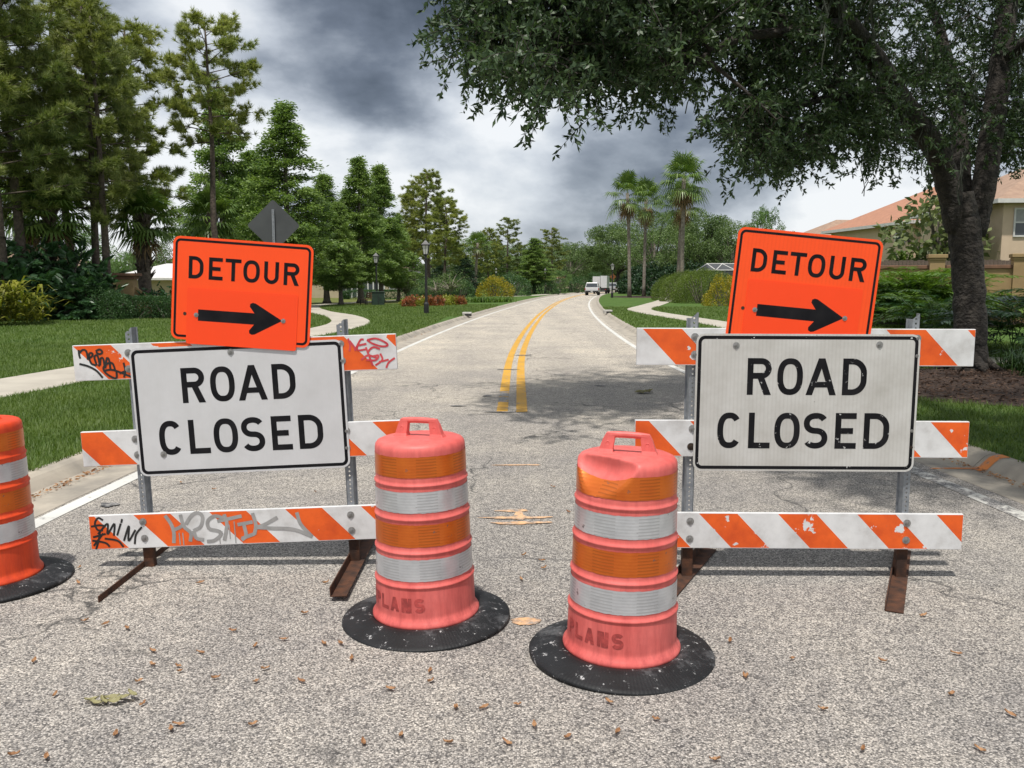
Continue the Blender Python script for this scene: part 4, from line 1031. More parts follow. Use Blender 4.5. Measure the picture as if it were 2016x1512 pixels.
def gen_bush(seed, rx=1.0, ry=1.0, H=1.4, n=5200, leaf=.075, mat='hedge', boxy=2.0, lump=.12, core=True):
    g = np.random.default_rng(seed); d = rdir(g, n)
    d[:, 2] = np.abs(d[:, 2]) * 1.02 - .02
    e = boxy; k = (np.abs(d) ** e).sum(1) ** (1 / e); d = d / k[:, None]
    ph = g.uniform(0, 6, 6)
    az = np.arctan2(d[:, 1], d[:, 0]); l = 1 + lump * (np.sin(3 * az + ph[0] + 2 * d[:, 2]) * .5 + np.sin(5 * az + ph[1]) * .4 + np.sin(7 * d[:, 2] + ph[2] + 2 * az) * .5)
    P = d * (l * g.uniform(.80, 1.03, n) ** .8)[:, None] * np.array([rx, ry, H]); P[:, 2] = np.maximum(P[:, 2], .02)
    D = unit(d * .6 + g.normal(0, .7, (n, 3)) + [0, 0, .25])
    V, F = leaf_quads(P, D, g.uniform(.6, 1.25, n) * leaf, leaf * .55, g)
    return [('foliage', mesh('foliage', V, F, M[mat]))] + [('stems', _stems(g, rx, ry, H))]
def _stems(g, rx, ry, H):
    b = B()
    for i in range(12):
        a = g.uniform(0, 6.28); r = g.uniform(.3, .85)
        e = (math.cos(a) * rx * r, math.sin(a) * ry * r, H * g.uniform(.5, .9))
        b.tube([(e[0] * .35, e[1] * .35, -.03), (e[0] * .7, e[1] * .7, e[2] * .55), e], [.03, .022, .01], 4, False)
    return mesh('stems', b.v, b.f, M['bark_grey'])
def gen_tuft(seed, n=130, ln=.55, wd=.012, mat='liriope', r=.12):
    g = np.random.default_rng(seed); a = g.uniform(0, 6.28, n); el = g.uniform(R(40), R(88), n); hd = np.c_[np.cos(a), np.sin(a), np.zeros(n)]
    P = np.c_[g.normal(0, r, n), g.normal(0, r, n), np.zeros(n)]; l = ln * g.uniform(.6, 1.1, n)[:, None]
    D = hd * np.cos(el)[:, None] + np.array([0, 0, 1.0]) * np.sin(el)[:, None]
    S = np.c_[-np.sin(a), np.cos(a), np.zeros(n)] * wd / 2
    m = P + D * l * .6; t = m + hd * l * .45 + [0, 0, .02] * np.ones((n, 1)) * 1.0 - np.array([0, 0, 1.0]) * l * .12
    V = np.stack([P - S, P + S, m + S, m - S, t - S * .2, t + S * .2], 1).reshape(-1, 3); base = np.arange(n)[:, None] * 6
    return [('blades', mesh('blades', V, np.vstack([base + [0, 1, 2, 3], base + [3, 2, 5, 4]]), M[mat]))]

def place(name, proto, loc, rz, scale, label, cat, group=None):
    if isinstance(scale, (int, float)): scale = (scale,) * 3
    r = empty(name, loc, rz, label, cat, group, scale=scale)
    for nm, me in proto: obj(nm, me, r)
    return r
def at(px, Y, z=LZ): return ((px - 1008) / FPX * Y, Y, z)
def hgt(top, Y): return vp(1008, top, Y).z - LZ

# ------------------------------------------------------------------ pines, left
P1, P2, P3 = gen_pine(1, 15, .30, 3.3, 44), gen_pine(2, 15, .40, 2.8, 42), gen_pine(3, 15, .60, 3.1, 34, 'pine_light', top=.2)
P4 = gen_pine(4, 15, .34, 3.0, 58, 'pine_light')
GP = 'pines crowding the left verge'
def pine(proto, px, Y, top, rz, label, sx=1.0, group=GP):
    h = hgt(top, Y) / 15.0; return place('pine_tree', proto, at(px, Y), rz, (h * sx, h * sx, h), label, 'pine tree', group)
pine(P1, -70, 36, -120, 0.3, 'tall pine behind the variegated ginger shrub at the lawn edge', 1.15)
pine(P1, 14, 35, -110, 2.0, 'tall dark pine with its trunk leaning among the shrubs nearest the ginger', 1.1)
pine(P2, 56, 37, -80, 4.1, 'tall pine with straight grey trunk between leaning pine and sabal palm', 1.15)
pine(P4, 150, 42, -10, 1.1, 'pine with broad pale crown behind the sabal palm trunk', 1.1)
pine(P1, 196, 40, 0, 5.2, 'pine of the close pair by the round bush, slightly thicker trunk', 1.0)
pine(P2, 219, 38.5, 30, 3.3, 'pine of the close pair by the round bush, nearer the masonry column', 1.05)
pine(P4, 285, 47, 55, 0.7, 'shorter pale pine standing behind the masonry column', 1.1)
pine(P3, 428, 46, 48, 2.6, 'solitary tall pine with bare trunk and tufted open crown', 1.0, None)
# sabal palms on the left
S1 = gen_fanpalm(11, 4.6, .24, 34, .95, .9, 'bark_sabal', 10, .15, True)
for px, Y, ty, rz, lab in ((104, 38.5, 410, 0, 'sabal palm with dark trunk standing between the pines'), (290, 43, 420, 1, 'sabal palm with booted trunk beside the masonry column'), (428, 52, 420, 2, 'sabal palm growing at the foot of the solitary pine'), (75, 45, 400, 3, 'sabal palm half hidden behind the pine trunks')):
    k = hgt(ty, Y) / 4.6; place('sabal_palm', S1, at(px, Y), rz, (1.25, 1.25, k), lab, 'palm tree', 'sabal palms under the pines')
# cypresses
C1, C2 = gen_cypress(21), gen_cypress(22, Rm=2.6, nb=200)
def cyp(proto, px, Y, top, rz, label, sx=1.0):
    h = hgt(top, Y) / 12.0; return place('cypress_tree', proto, at(px, Y), rz, (h * sx * 1.28, h * sx * 1.28, h), label, 'cypress tree', 'conical cypresses beside the footpath')
cyp(C2, 445, 62, 180, 0, 'tall dark cypress behind the solitary pine trunk', .95)
cyp(C2, 572, 56, 205, 1.3, 'broadest and tallest cypress, behind the diamond sign back', 1.12)
cyp(C1, 505, 66, 300, 4.3, 'cypress filling the gap between the two tallest cypresses', 1.3)
cyp(C1, 645, 66, 345, 2.2, 'short cypress beside the broadest cypress', 1.2)
cyp(C2, 673, 61, 400, 3.1, 'lowest bright cypress nearest the footpath bend', 1.12)
cyp(C1, 712, 67, 312, 4.4, 'slim pointed cypress beside the park bench', 1.05)
cyp(C1, 752, 72, 327, 5.3, 'slim pointed cypress behind the green utility box', 1.05)
cyp(C2, 786, 76, 425, 0.8, 'low dense cypress closest to the flower bed', 1.1)
# mid-distance trees
pine(P4, 845, 92, 342, 1.9, 'tall pine clump tree standing behind the flower bed', 1.25, None)
pine(P4, 875, 86, 392, 3.9, 'shorter yellow-green pine right of the tall one behind the flower bed', 1.3, None)
pine(P2, 815, 98, 372, 0.4, 'dark pine left of the tall one behind the flower bed', 1.1, None)
pine(P1, 1000, 128, 432, 2.5, 'dark pine rising behind the clipped hedge by the road', 1.3, None)
pine(P4, 962, 112, 452, 1.5, 'pale pine behind the yellow flowering bush', 1.2, None)
pine(P1, 1085, 145, 452, 4.8, 'far dark pine above the round street tree', 1.5, None)
cyp(C2, 1052, 126, 470, 2.8, 'far green cypress between two dark pines', 1.7)
AR = gen_cypress(25, 7, 2.2, .05, 110, 'cypress_dark', 'bark_grey', 170, .3, .2)
place('araucaria_tree', AR, at(914, 97), 0, (1.05, 1.05, hgt(500, 97) / 7), 'near-black layered conifer behind the palm with dead fronds', 'conifer')
place('araucaria_tree', AR, at(778 + 90, 104), 2, (1, 1, hgt(515, 104) / 7), 'near-black layered conifer behind the lamp post and flower bed', 'conifer')
WP = gen_fanpalm(31, 9.0, .17, 26, 1.25, 1.35, 'bark_palm', 24, .35)
WP2 = gen_fanpalm(32, 9.0, .17, 30, 1.3, 1.45, 'bark_palm', 30, -.25)
def wpalm(proto, px, Y, cy, rz, lab, sx, group='tall fan palms by the right path'):
    k = hgt(cy, Y) / 9.0; place('fan_palm', proto, at(px, Y), rz, (sx, sx, k), lab, 'palm tree', group)
wpalm(WP, 936, 104, 478, 0, 'small fan palm with hanging dead fronds behind the bushes', .95, None)
wpalm(WP, 1238, 96, 380, 2.4, 'tall fan palm nearest the road beside the far lamp post', 1.15)
wpalm(WP2, 1266, 104, 392, 4.0, 'tall fan palm standing between the roadside palm and the big pair', 1.15)
wpalm(WP2, 1340, 88, 352, 1.0, 'tallest fan palm of the pair behind the clipped hedge', 1.25)
wpalm(WP, 1332, 94, 395, 5.0, 'shorter fan palm of the pair behind the clipped hedge', 1.15)
O1, O2, O3 = gen_broad(41, 9, 4.6, .22, 95, 420, .20, 'oak_far', 'bark_oak', .3, .95), gen_broad(42, 9, 4.0, .2, 80, 380, .20, 'broad'), gen_broad(43, 9, 4.3, .2, 85, 380, .2, 'oak_far')
def btree(proto, px, Y, top, rad_px, rz, lab, name='broadleaf_tree', group=None, R0=4.3):
    h = hgt(top, Y) / 9.2; sx = rad_px / FPX * Y / R0
    place(name, proto, at(px, Y), rz, (sx, sx, h), lab, 'tree', group)
btree(O1, 1215, 172, 438, 62, 0, 'dark oak nearest the road bend behind the tall palms', 'oak_tree')
btree(O3, 1285, 150, 412, 80, 1, 'rounded dark oak filling the view behind the tall fan palms', 'oak_tree')
btree(O1, 1372, 118, 418, 70, 2, 'broad dark oak above the clipped hedge', 'oak_tree')
btree(O3, 1440, 112, 432, 55, 3, 'oak beside the screened pool enclosure', 'oak_tree')
btree(O2, 1495, 82, 402, 44, 4, 'bright round-headed tree peeping over the tilted DETOUR sign', 'broadleaf_tree')
btree(O2, 1102, 132, 531, 26, 5, 'low rounded street tree beside the far kerb')
btree(O3, 1122, 172, 474, 52, 1, 'far oak left of the road bend, behind the round street tree', 'oak_tree')
btree(O1, 1160, 235, 488, 52, 2, 'far oak closing the end of the road behind the trucks', 'oak_tree')
btree(O3, 1210, 262, 480, 60, 5, 'farthest oak seen behind the workers and the green pickup', 'oak_tree')
btree(O1, 1080, 200, 480, 60, 4.4, 'far oak between the two dark pines', 'oak_tree')
btree(O3, 1020, 182, 478, 66, 0.9, 'far oak behind the clipped hedge', 'oak_tree')
btree(O1, 935, 150, 470, 72, 2.0, 'oak behind the small palm with dead fronds', 'oak_tree')
btree(O3, 850, 135, 455, 80, 3.2, 'oak behind the flower bed pines', 'oak_tree')
btree(O1, 735, 120, 430, 90, 4.2, 'oak behind the slim cypress pair', 'oak_tree')
btree(O2, 600, 112, 420, 95, 0.2, 'leafy tree behind the broadest cypress')
btree(O3, 500, 100, 400, 90, 1.2, 'oak behind the dark cypress and the sabal palm', 'oak_tree')
btree(O2, 258, 95, 492, 45, 2.9, 'low bright tree rising behind the white-roofed building')
btree(O2, 150, 70, 430, 80, 1.9, 'leafy tree between the pine trunks and the brown-roofed house')
btree(O3, 370, 85, 440, 60, 3.7, 'oak behind the left DETOUR sign and white-roofed building', 'oak_tree')
btree(O3, 20, 85, 470, 90, 0.5, 'oak behind the brown-roofed house', 'oak_tree')
btree(O2, 1560, 140, 455, 60, 5.5, 'distant tree between the pool enclosure and the salmon-roofed house')
for _i, (_px, _Y, _w, _h, _l) in enumerate(((1300, 118, 4.5, 3.0, 'dark undergrowth bush behind the tall palms'), (1262, 130, 4.5, 3.0, 'dark undergrowth bush between the palms and the warning sign'), (1400, 100, 4.5, 2.6, 'dark undergrowth bush behind the clipped hedge'), (1445, 96, 4.0, 2.4, 'dark undergrowth bush beside the pool enclosure'), (1340, 104, 4.0, 2.8, 'dark undergrowth bush at the foot of the paired palms'))):
    place('undergrowth_bush', gen_bush(160 + _i, 1.0, 1.0, 1.2, 3600, .13, 'cypress_dark', 2.4, .2), at(_px, _Y), _i, (_w, _w * .7, _h), _l, 'bush')
btree(O1, 1340, 190, 440, 90, 5.0, 'distant oak behind the pair of fan palms', 'oak_tree')
# crape myrtles by the bed
CM = gen_broad(47, 3.2, 1.0, .25, 40, 300, .10, 'oak_far', 'bark_palm', .05, .42)
for px, Y, top, rz, lab in ((800, 76, 540, 0, 'small multi-stemmed tree at the left end of the flower bed'), (888, 78, 533, 2, 'small multi-stemmed tree at the right end of the flower bed'), (860, 83, 545, 3, 'small tree in the middle behind the flower bed')):
    place('crape_myrtle', CM, at(px, Y), rz, (1.5, 1.5, hgt(top, Y) / 3.2), lab, 'small tree', 'small trees around the flower bed')
# ------------------------------------------------------------------ shrubs
PH = [gen_bigleaf(51), gen_bigleaf(52, 200, 1.2, 1.7)]
for i, (px, Y, k, lab) in enumerate(((20, 36, 2.2, 'big split-leaf philodendron behind the variegated ginger'), (75, 37.5, 2.1, 'tall split-leaf philodendron at the foot of the straight grey pine'), (135, 38, 2.2, 'tallest philodendron, in front of the dark sabal trunk'), (165, 36.8, 1.5, 'lower philodendron left of the round clipped bush'), (240, 40, .85, 'philodendron left of the masonry column'), (310, 39, .95, 'philodendron right of the masonry column'), (345, 40, .95, 'philodendron beside the left DETOUR sign edge'), (-40, 36, 1.9, 'philodendron at the edge of the shrub bed beyond the ginger'))):
    place('philodendron', PH[i % 2], at(px, Y), i * 1.3, (k, k * .8, k), lab, 'shrub', 'philodendrons under the pines')
GI = gen_lance(55)
for px, Y, k, lab in ((22, 31.5, 1.35, 'yellow-green variegated ginger plant on the lawn edge, taller'), (62, 33, 1.0, 'yellow-green variegated ginger plant, smaller, beside the mulch'), (-25, 31, 1.5, 'yellow-green variegated ginger plant at the outer end of the bed')):
    place('ginger_plant', GI, at(px, Y), px, k, lab, 'shrub', 'variegated ginger plants')
BU = [gen_bush(61), gen_bush(62, 1.1, .9, 1.2), gen_bush(63, 1.0, 1.0, 1.3, 5200, .075, 'hedge_light')]
place('round_bush', BU[0], at(190, 36.6), 0, (1.1, 1.0, 1.12), 'dark round clipped bush at the lawn edge under the pine pair', 'bush')
place('round_bush', BU[1], at(226, 36.4), 1, (.8, .8, 1.0), 'smaller dark bush between the round bush and the low hedge', 'bush')
HB = gen_bush(64, 1.9, .6, .95, 6500, .07, 'hedge', 5.0, .03)
for px, lab in ((262, 'low clipped hedge left piece below the masonry column'), (336, 'low clipped hedge piece running behind the left DETOUR sign')):
    place('low_hedge', HB, at(px, 37.6), 0, 1.0, lab, 'hedge', 'low clipped hedges on the left')
# hedge by the house behind the cypresses
HH = gen_bush(65, 4.1, .6, 1.0, 9000, .12, 'hedge', 7.0, .02)
place('house_hedge', HH, at(758, 84), 0, (1, 1, .88), 'long clipped dark hedge in front of the beige house', 'hedge')
# hedge and bushes, right
BU.append(gen_bush(163, 1.0, 1.0, 1.3, 15000, .04, 'hedge_light', 2.4, .07))
for px, Y, k, H_, p_, lab in ((1322, 80, 1.9, 1.75, 3, 'far round end of the clipped hedge beneath the paired palms'), (1348, 74, 2.3, 1.95, 3, 'second rounded bush of the hedge beneath the paired palms'), (1385, 68, 2.6, 2.0, 3, 'largest rounded bush of the hedge near the yellow-flowered shrub')):
    place('hedge_bush', BU[p_], at(px, Y), Y, (k, k, H_), lab, 'bush', 'rounded hedge bushes on the right')
YB = gen_bush(66, 1.0, 1.0, 1.3, 4200, .08, 'yellow_fl', 2.0, .2)
place('flowering_shrub', YB, at(1422, 59), 0, (1.35, 1.2, 1.5), 'green shrub with yellow flowers beside the right DETOUR sign', 'shrub')
place('flowering_shrub', YB, at(975, 94), 1, (2.7, 1.6, 1.65), 'yellow flowering bush across the lawn from the lamp posts', 'shrub')
for px, Y, sx, H_, lab in ((905, 92, 2.0, 1.55, 'clipped olive bush left of the yellow flowering bush'), (1005, 108, 3.2, 1.9, 'long dark clipped hedge right of the yellow flowering bush'), (1070, 125, 2.4, 1.6, 'low dark bush before the wooden fence'), (1130, 150, 3.2, 2.0, 'dark bush at the far road edge'), (850, 88, 2.5, 1.4, 'dark bush behind the red croton bed'), (1160, 190, 5, 3.0, 'broad dark bush at the end of the road')):
    place('clipped_bush', BU[0], at(px, Y), Y, (sx, sx * .8, H_), lab, 'bush')
JU = gen_tuft(67, 420, 1.0, .05, 'shrub', .6)
for i, (px, Y) in enumerate(((942, 70), (957, 70.5), (972, 71), (985, 72))):
    place('low_grass_clump', JU, at(px, Y), i, (.85, .7, .75), 'low green arching clump on the lawn past the flower bed', 'grass clump', 'green arching clumps past the flower bed')
CR, CLm = gen_bush(68, .42, .42, .62, 620, .15, 'red_fl', 2.0, .3), gen_bush(69, .42, .42, .6, 620, .15, 'lime_fl', 2.0, .3)
rg = random.Random(8)
for i in range(46):
    f = i / 45; px = 797 + f * 116 + rg.uniform(-3, 3); Y = 57 + rg.uniform(-1.6, 3.6) + f * 5
    lime = (0.16 < f < .36 and i % 2) or (.68 < f < .86) or i % 9 == 0
    place('croton_plant', CLm if lime else CR, at(px, Y), i, rg.uniform(.65, .95), 'yellow-green croton in the flower bed by the lamp post' if lime else 'red croton in the flower bed by the lamp post', 'plant', 'yellow-green crotons' if lime else 'red crotons')
# right side: philodendron mass, cycads, strap grass
FB = [gen_frondbush(71), gen_frondbush(72, 52, 1.9, .6, .34, .06, 20, 'shrub'), gen_frondbush(73, 44, 2.0, .5, .33, .055, 24, 'philo')]
for i, (px, Y, k, pr, lab) in enumerate(((1752, 32, 1.4, 1, 'bright arching shrub beside the right DETOUR sign'), (1800, 31.5, 1.45, 1, 'bright arching shrub between the sign and the oak trunk'), (1845, 32, 1.4, 1, 'bright arching shrub just left of the oak trunk'), (1775, 30, 1.0, 0, 'dark cycad-like plant in front of the bright shrubs'), (1830, 29.5, 1.0, 0, 'dark cycad-like plant left of the oak, at the lawn edge'), (1790, 35, 1.5, 1, 'taller leafy shrub against the boundary wall left of the oak'), (1740, 36, 1.35, 1, 'taller leafy shrub against the wall behind the sign'), (1855, 35, 1.45, 1, 'taller leafy shrub against the wall close to the oak'))):
    place('arching_shrub', FB[pr], at(px, Y), i * 1.1, (k, k, k), lab, 'shrub', 'arching shrubs along the right wall')
for i, (X, Y, k, pr, lab) in enumerate(((10.7, 18.3, .95, 2, 'arching palm-like shrub right behind the oak trunk'), (11.6, 17.2, 1.0, 1, 'lighter arching palm-like shrub at the right of the oak'), (12.2, 19.5, 1.15, 2, 'large arching palm-like shrub below the boundary wall'), (10.2, 20.5, .95, 1, 'arching palm-like shrub tucked behind the oak trunk'), (13.2, 17.5, 1.1, 2, 'outermost arching palm-like shrub past the oak'))):
    place('arching_shrub', FB[pr], (X, Y, LZ), i * 2.1, k, lab, 'shrub', 'palm-like shrubs by the oak')
LT = [gen_tuft(75), gen_tuft(76, 150, .6)]
for i, (X, Y) in enumerate(((8.7, 14.1), (9.1, 14.6), (9.4, 13.9), (8.9, 15.2), (9.7, 14.9), (9.9, 14.1), (7.5, 15.9), (10.3, 14.7), (9.35, 15.4), (10.1, 13.4), (10.6, 14.0), (8.2, 16.3))):
    place('strap_grass', LT[i % 2], (X, Y, LZ), i, rg.uniform(.95, 1.3), 'dark strap-leaf grass clump in the mulch around the oak', 'grass clump', 'strap grass clumps around the oak')
# big pale succulent tree and yucca at the wall
RU = gen_broad(77, 3.6, 1.15, .35, 34, 150, .26, 'cactus', 'bark_grey', .09, .5)
place('rubber_plant_tree', RU, at(1835, 39), 0, (1.7, 1.5, hgt(388, 39) / 3.6), 'pale thick-leaved tree behind the boundary wall left of the oak', 'tree')
place('rubber_plant_tree', RU, at(1950, 41), 2, (.8, .8, hgt(440, 41) / 3.6), 'smaller pale thick-leaved tree behind the wall right of the oak', 'tree')
def obj_shift(me, dz):
    me.transform(Matrix.Translation((0, 0, dz))); return me
YU = gen_lance(78, 150, .3, 1.0, .95, .06, 'palm')
_yb = B(); _yb.tube([(0, 0, 0), (.03, 0, .6), (0, .02, 1.25)], [.07, .06, .05], 7)
YU = [('foliage', obj_shift(YU[0][1], 1.15)), ('trunk', mesh('yucca_trunk', _yb.v, _yb.f, M['bark_grey']))]
place('yucca', YU, at(1772, 38.5), 0, 1.3, 'spiky yucca growing behind the boundary wall', 'yucca')
place('light_shrub', BU[2], at(2000, 41), 0, (1.1, 1, 2.2), 'light green shrub in front of the right-hand house', 'shrub')

# ------------------------------------------------------------------ the live oak over the road
def live_oak():
    g = np.random.default_rng(90)
    root = empty('live_oak', (8.15, 15.3, LZ), 0, 'dark live oak with forked trunk, limbs hanging over the road', 'oak tree')
    o0 = np.array([8.15, 15.3, LZ])
    def V3(px, py, Y): return np.array(vp(px, py, Y)) - o0
    limbs = [
        ([np.array([0, 0, -.06]), V3(1909, 690, 15.3), V3(1908, 600, 15.3), V3(1903, 500, 15.3), V3(1896, 440, 15.3), V3(1890, 380, 15.3)], [.37, .29, .265, .265, .275, .22]),
        ([V3(1884, 450, 15.3), V3(1868, 370, 15.2), V3(1840, 290, 15.0), V3(1790, 225, 14.5), V3(1730, 130, 13.8), V3(1665, 45, 13.0), V3(1560, -70, 12.2), V3(1400, -120, 11.5), V3(1200, -90, 11), V3(1040, -20, 10.7)], [.20, .20, .195, .185, .165, .145, .12, .095, .07, .035]),
        ([V3(1916, 460, 15.4), V3(1938, 360, 15.5), V3(1954, 250, 15.7), V3(1972, 120, 15.9), V3(1985, -20, 16.2), V3(2000, -260, 16.5)], [.21, .205, .20, .19, .175, .11]),
        ([V3(1893, 420, 15.6), V3(1890, 300, 16.0), V3(1880, 180, 16.6), V3(1840, 20, 17.2)], [.2, .16, .13, .08]),
        ([V3(1790, 225, 14.5), V3(1690, 190, 13.6), V3(1600, 200, 12.8), V3(1530, 235, 12.2)], [.09, .07, .05, .025]),
        ([V3(1665, 45, 13.0), V3(1560, 60, 12), V3(1440, 80, 11.2), V3(1330, 150, 10.8)], [.09, .07, .05, .02]),
        ([V3(1560, -70, 12.2), np.array([4.6, 9.0, 6.4]) - o0, np.array([4.2, 6.4, 6.2]) - o0, np.array([3.6, 4.4, 5.7]) - o0], [.11, .09, .06, .03]),
        ([V3(1985, -20, 16.2), np.array([9.5, 11.5, 8.6]) - o0, np.array([8.2, 8.0, 7.6]) - o0, np.array([7.0, 5.4, 6.4]) - o0], [.13, .11, .08, .04]),
        ([V3(1972, 120, 15.9), V3(2060, 60, 15), V3(2150, 60, 14)], [.12, .09, .04])]
    tb = B(); pts = []
    for P, rr in limbs:
        Q = catmull(np.array(P), 8); rad = np.interp(np.linspace(0, 1, len(Q)), np.linspace(0, 1, len(rr)), rr)
        Q = Q + g.normal(0, .006, Q.shape) * (rad[:, None] / .2)
        tb.tube(Q, rad, 12); pts.append(Q[3:])
    # root flare
    for k in range(7):
        a = k * .9 + .3; tb.tube([(0, 0, .35), (.36 * math.cos(a), .36 * math.sin(a), .10), (.62 * math.cos(a), .62 * math.sin(a), -.03)], [.18, .08, .02], 7)
    limb_pts = np.vstack(pts)
    # twig anchors: a real crown volume, hollow beneath
    bx = [905, 960, 1000, 1080, 1160, 1230, 1290, 1335, 1375, 1420, 1455, 1490, 1540, 1600, 1660, 1720, 1800, 1900, 2016, 2200]
    by = [60, 125, 120, 150, 150, 105, 165, 195, 80, 10, 250, 315, 290, 315, 260, 290, 320, 300, 310, 300]
    A = []
    def crown(n, x0, x1, ylo, dpt, edge=0.0):
        for _ in range(n):
            px = g.uniform(x0, x1); yb = np.interp(px, bx, by)
            py = yb - abs(g.normal(0, 60)) if g.uniform() < edge else g.uniform(ylo, yb)
            Yc = np.interp(px, [920, 1300, 1600, 2016], [10.6, 11.4, 13.4, 17.0]); A.append(np.array(vp(px, py, Yc + g.normal(0, dpt))) - o0)
    crown(300, 915, 1400, -160, .8, .3); crown(105, 1450, 1720, 40, .9, .35); crown(210, 1440, 2150, -260, 1.2, .1); crown(45, 1720, 2100, 100, 1.2, .4)
    crown(430, 980, 1750, -520, 1.2)
    for _ in range(170):
        px = g.uniform(1690, 2120); A.append(np.array(vp(px, g.uniform(-60, 330), g.uniform(16.6, 19.5))) - o0)
    A = np.array(A)
    over = np.c_[g.uniform(1.9, 9.5, 520), g.uniform(4.3, 7.4, 520), g.uniform(5.0, 7.6, 520)] - o0
    over = over[(over[:, 2] + o0[2]) > 1.65 + .335 * (over[:, 1] + o0[1]) + 1.2]
    high = np.c_[g.uniform(3.0, 13, 420), g.uniform(6.0, 15, 420), g.uniform(7.2, 9.6, 420)] - o0
    high = high[(high[:, 2] + o0[2]) > 1.65 + .325 * (high[:, 1] + o0[1]) + .9]
    A = np.vstack([A, over, high])
    # secondary branches
    pick = g.choice(len(A), 75, replace=False); sec = [limb_pts]
    for i in pick:
        e = A[i]; j = np.argmin(np.linalg.norm(limb_pts - e, axis=1)); s_ = limb_pts[j]
        mid = (s_ + e) / 2 + g.normal(0, .12, 3) + [0, 0, .15]; Q = bez(s_, mid, e, 9)
        tb.tube(Q, np.linspace(.035, .008, 9), 5, False); sec.append(Q[1:])
    allp = np.vstack(sec); LP, LD, LL = [], [], []
    tw = B()
    for e in A:
        j = np.argmin(np.linalg.norm(allp - e, axis=1)); s_ = allp[j]
        if np.linalg.norm(s_ - e) > .06: tw.tube(bez(s_, (s_ + e) / 2 + [0, 0, .1], e, 5), [.009, .008, .007, .006, .005], 3, False)
        hd = unit(g.normal(0, 1, 3) * [1, 1, .3])
        for q in range(int(g.integers(5, 8))):
            d = unit(hd * .5 + g.normal(0, .7, 3) + [0, 0, -.25]); ln = g.uniform(.28, .62)
            o_ = e + g.normal(0, .15, 3)
            tip = o_ + d * ln + [0, 0, -.16 * ln]
            Q = bez(o_, o_ + d * ln * .6, tip, 5); tw.tube(Q, [.005, .004, .0035, .003, .002], 3, False)
            n = int(24 * ln / .45) + 4; f = g.uniform(.12, 1.02, n)
            q3 = np.stack([np.interp(f, np.linspace(0, 1, 5), Q[:, k]) for k in range(3)], 1)
            LP.append(q3); LD.append(unit(d * .7 + g.normal(0, .75, (n, 3)) + [0, 0, -.2]))
    LP, LD = np.vstack(LP), np.vstack(LD)
    V, F = leaf_quads(LP, LD, g.uniform(.06, .11, len(LP)), g.uniform(.026, .042, len(LP)), g, .12)
    obj('trunk', mesh('oak_trunk', tb.v, tb.f, M['bark_oak'], True), root)
    obj('twigs', mesh('oak_twigs', tw.v, tw.f, M['bark_oak']), root)
    obj('crown', mesh('oak_crown', V, F, M['oak']), root)
    mb = B()
    for k in range(70):
        i = g.integers(20, len(limb_pts)); p = limb_pts[i] + g.normal(0, .35, 3)
        if p[2] + o0[2] < 3.6 or p[1] + o0[1] < 10.5: continue
        for m in range(5):
            q = p + g.normal(0, .05, 3); ln = g.uniform(.25, .9); w_ = .007
            V_ = []; n = 7
            for j in range(n):
                c = q + [g.normal(0, .014) + .03 * math.sin(j + k), g.normal(0, .014), -ln * j / (n - 1)]
                V_ += [c + [w_, 0, 0], c + [-w_, w_ * .6, 0]]
            mb.add(V_, [(2 * j, 2 * j + 1, 2 * j + 3, 2 * j + 2) for j in range(n - 1)])
    tag(obj('hanging_moss', mesh('hanging_moss', mb.v, mb.f, M['moss']), root), kind='stuff')
live_oak()

# ------------------------------------------------------------------ grass blades (uncountable)
def grass():
    g = np.random.default_rng(7); pts, ln = [], []
    def scatter(n, x0, x1, y0, y1, side, k):
        X = g.uniform(x0, x1, n); Y = g.uniform(y0, y1, n)
        if side < 0: ok = X < np.interp(Y, kl[:, 1], kl[:, 0]) + .035
        else: ok = X > np.interp(Y, kr[:, 1], kr[:, 0]) - .035
        vis = np.abs(X) < Y * .66 + .6
        Q = QL if side < 0 else QR
        X, Y = X[ok & vis], Y[ok & vis]
        dm = np.full(len(X), 9.0)
        for q in Q: dm = np.minimum(dm, np.hypot(X - q[0], Y - q[1]))
        hw = .80 if side < 0 else .75
        keep = dm > hw
        if side < 0: keep &= ((X + 24) / 12.5) ** 2 + ((Y - 41) / 5.2) ** 2 > 1
        else: keep &= (((X - 9.0) / 3.8) ** 2 + ((Y - 12.6) / 2.9) ** 2 > 1) & (((X - 17.5) / 5.4) ** 2 + ((Y - 34) / 3.5) ** 2 > 1)
        X, Y = X[keep], Y[keep]
        pts.append(np.c_[X, Y, np.full(len(X), LZ)]); ln.append(np.full(len(X), k) * g.uniform(.55, 1.2, len(X)))
    scatter(70000, -7.2, -3.5, 5.5, 12, -1, .075)
    scatter(110000, -13, -3.2, 12, 22, -1, .08)
    scatter(110000, -24, -3.0, 22, 40, -1, .095)
    scatter(60000, -14, -1, 40, 62, -1, .11)
    scatter(26000, 3.9, 8.5, 6.8, 12, 1, .075)
    scatter(60000, 3.5, 13, 12, 30, 1, .085)
    scatter(50000, 3.0, 16, 30, 56, 1, .10)
    P = np.vstack(pts); l = np.concatenate(ln)[:, None]; n = len(P)
    a = g.uniform(0, 6.28, n); hd = np.c_[np.cos(a), np.sin(a), np.zeros(n)]; S = np.c_[-np.sin(a), np.cos(a), np.zeros(n)]
    wd = .0045 + .00035 * np.maximum(P[:, 1:2] - 6, 0); tip = P + hd * l * g.uniform(.2, .9, (n, 1)) + np.array([0, 0, 1.0]) * l * g.uniform(.55, 1.0, (n, 1))
    V = np.stack([P - S * wd, P + S * wd, tip], 1).reshape(-1, 3)
    tag(obj('grass', mesh('grass', V, np.arange(3 * n).reshape(n, 3), M['grass_blade'])), 'short green lawn grass growing along both sides of the road', 'grass', kind='stuff')
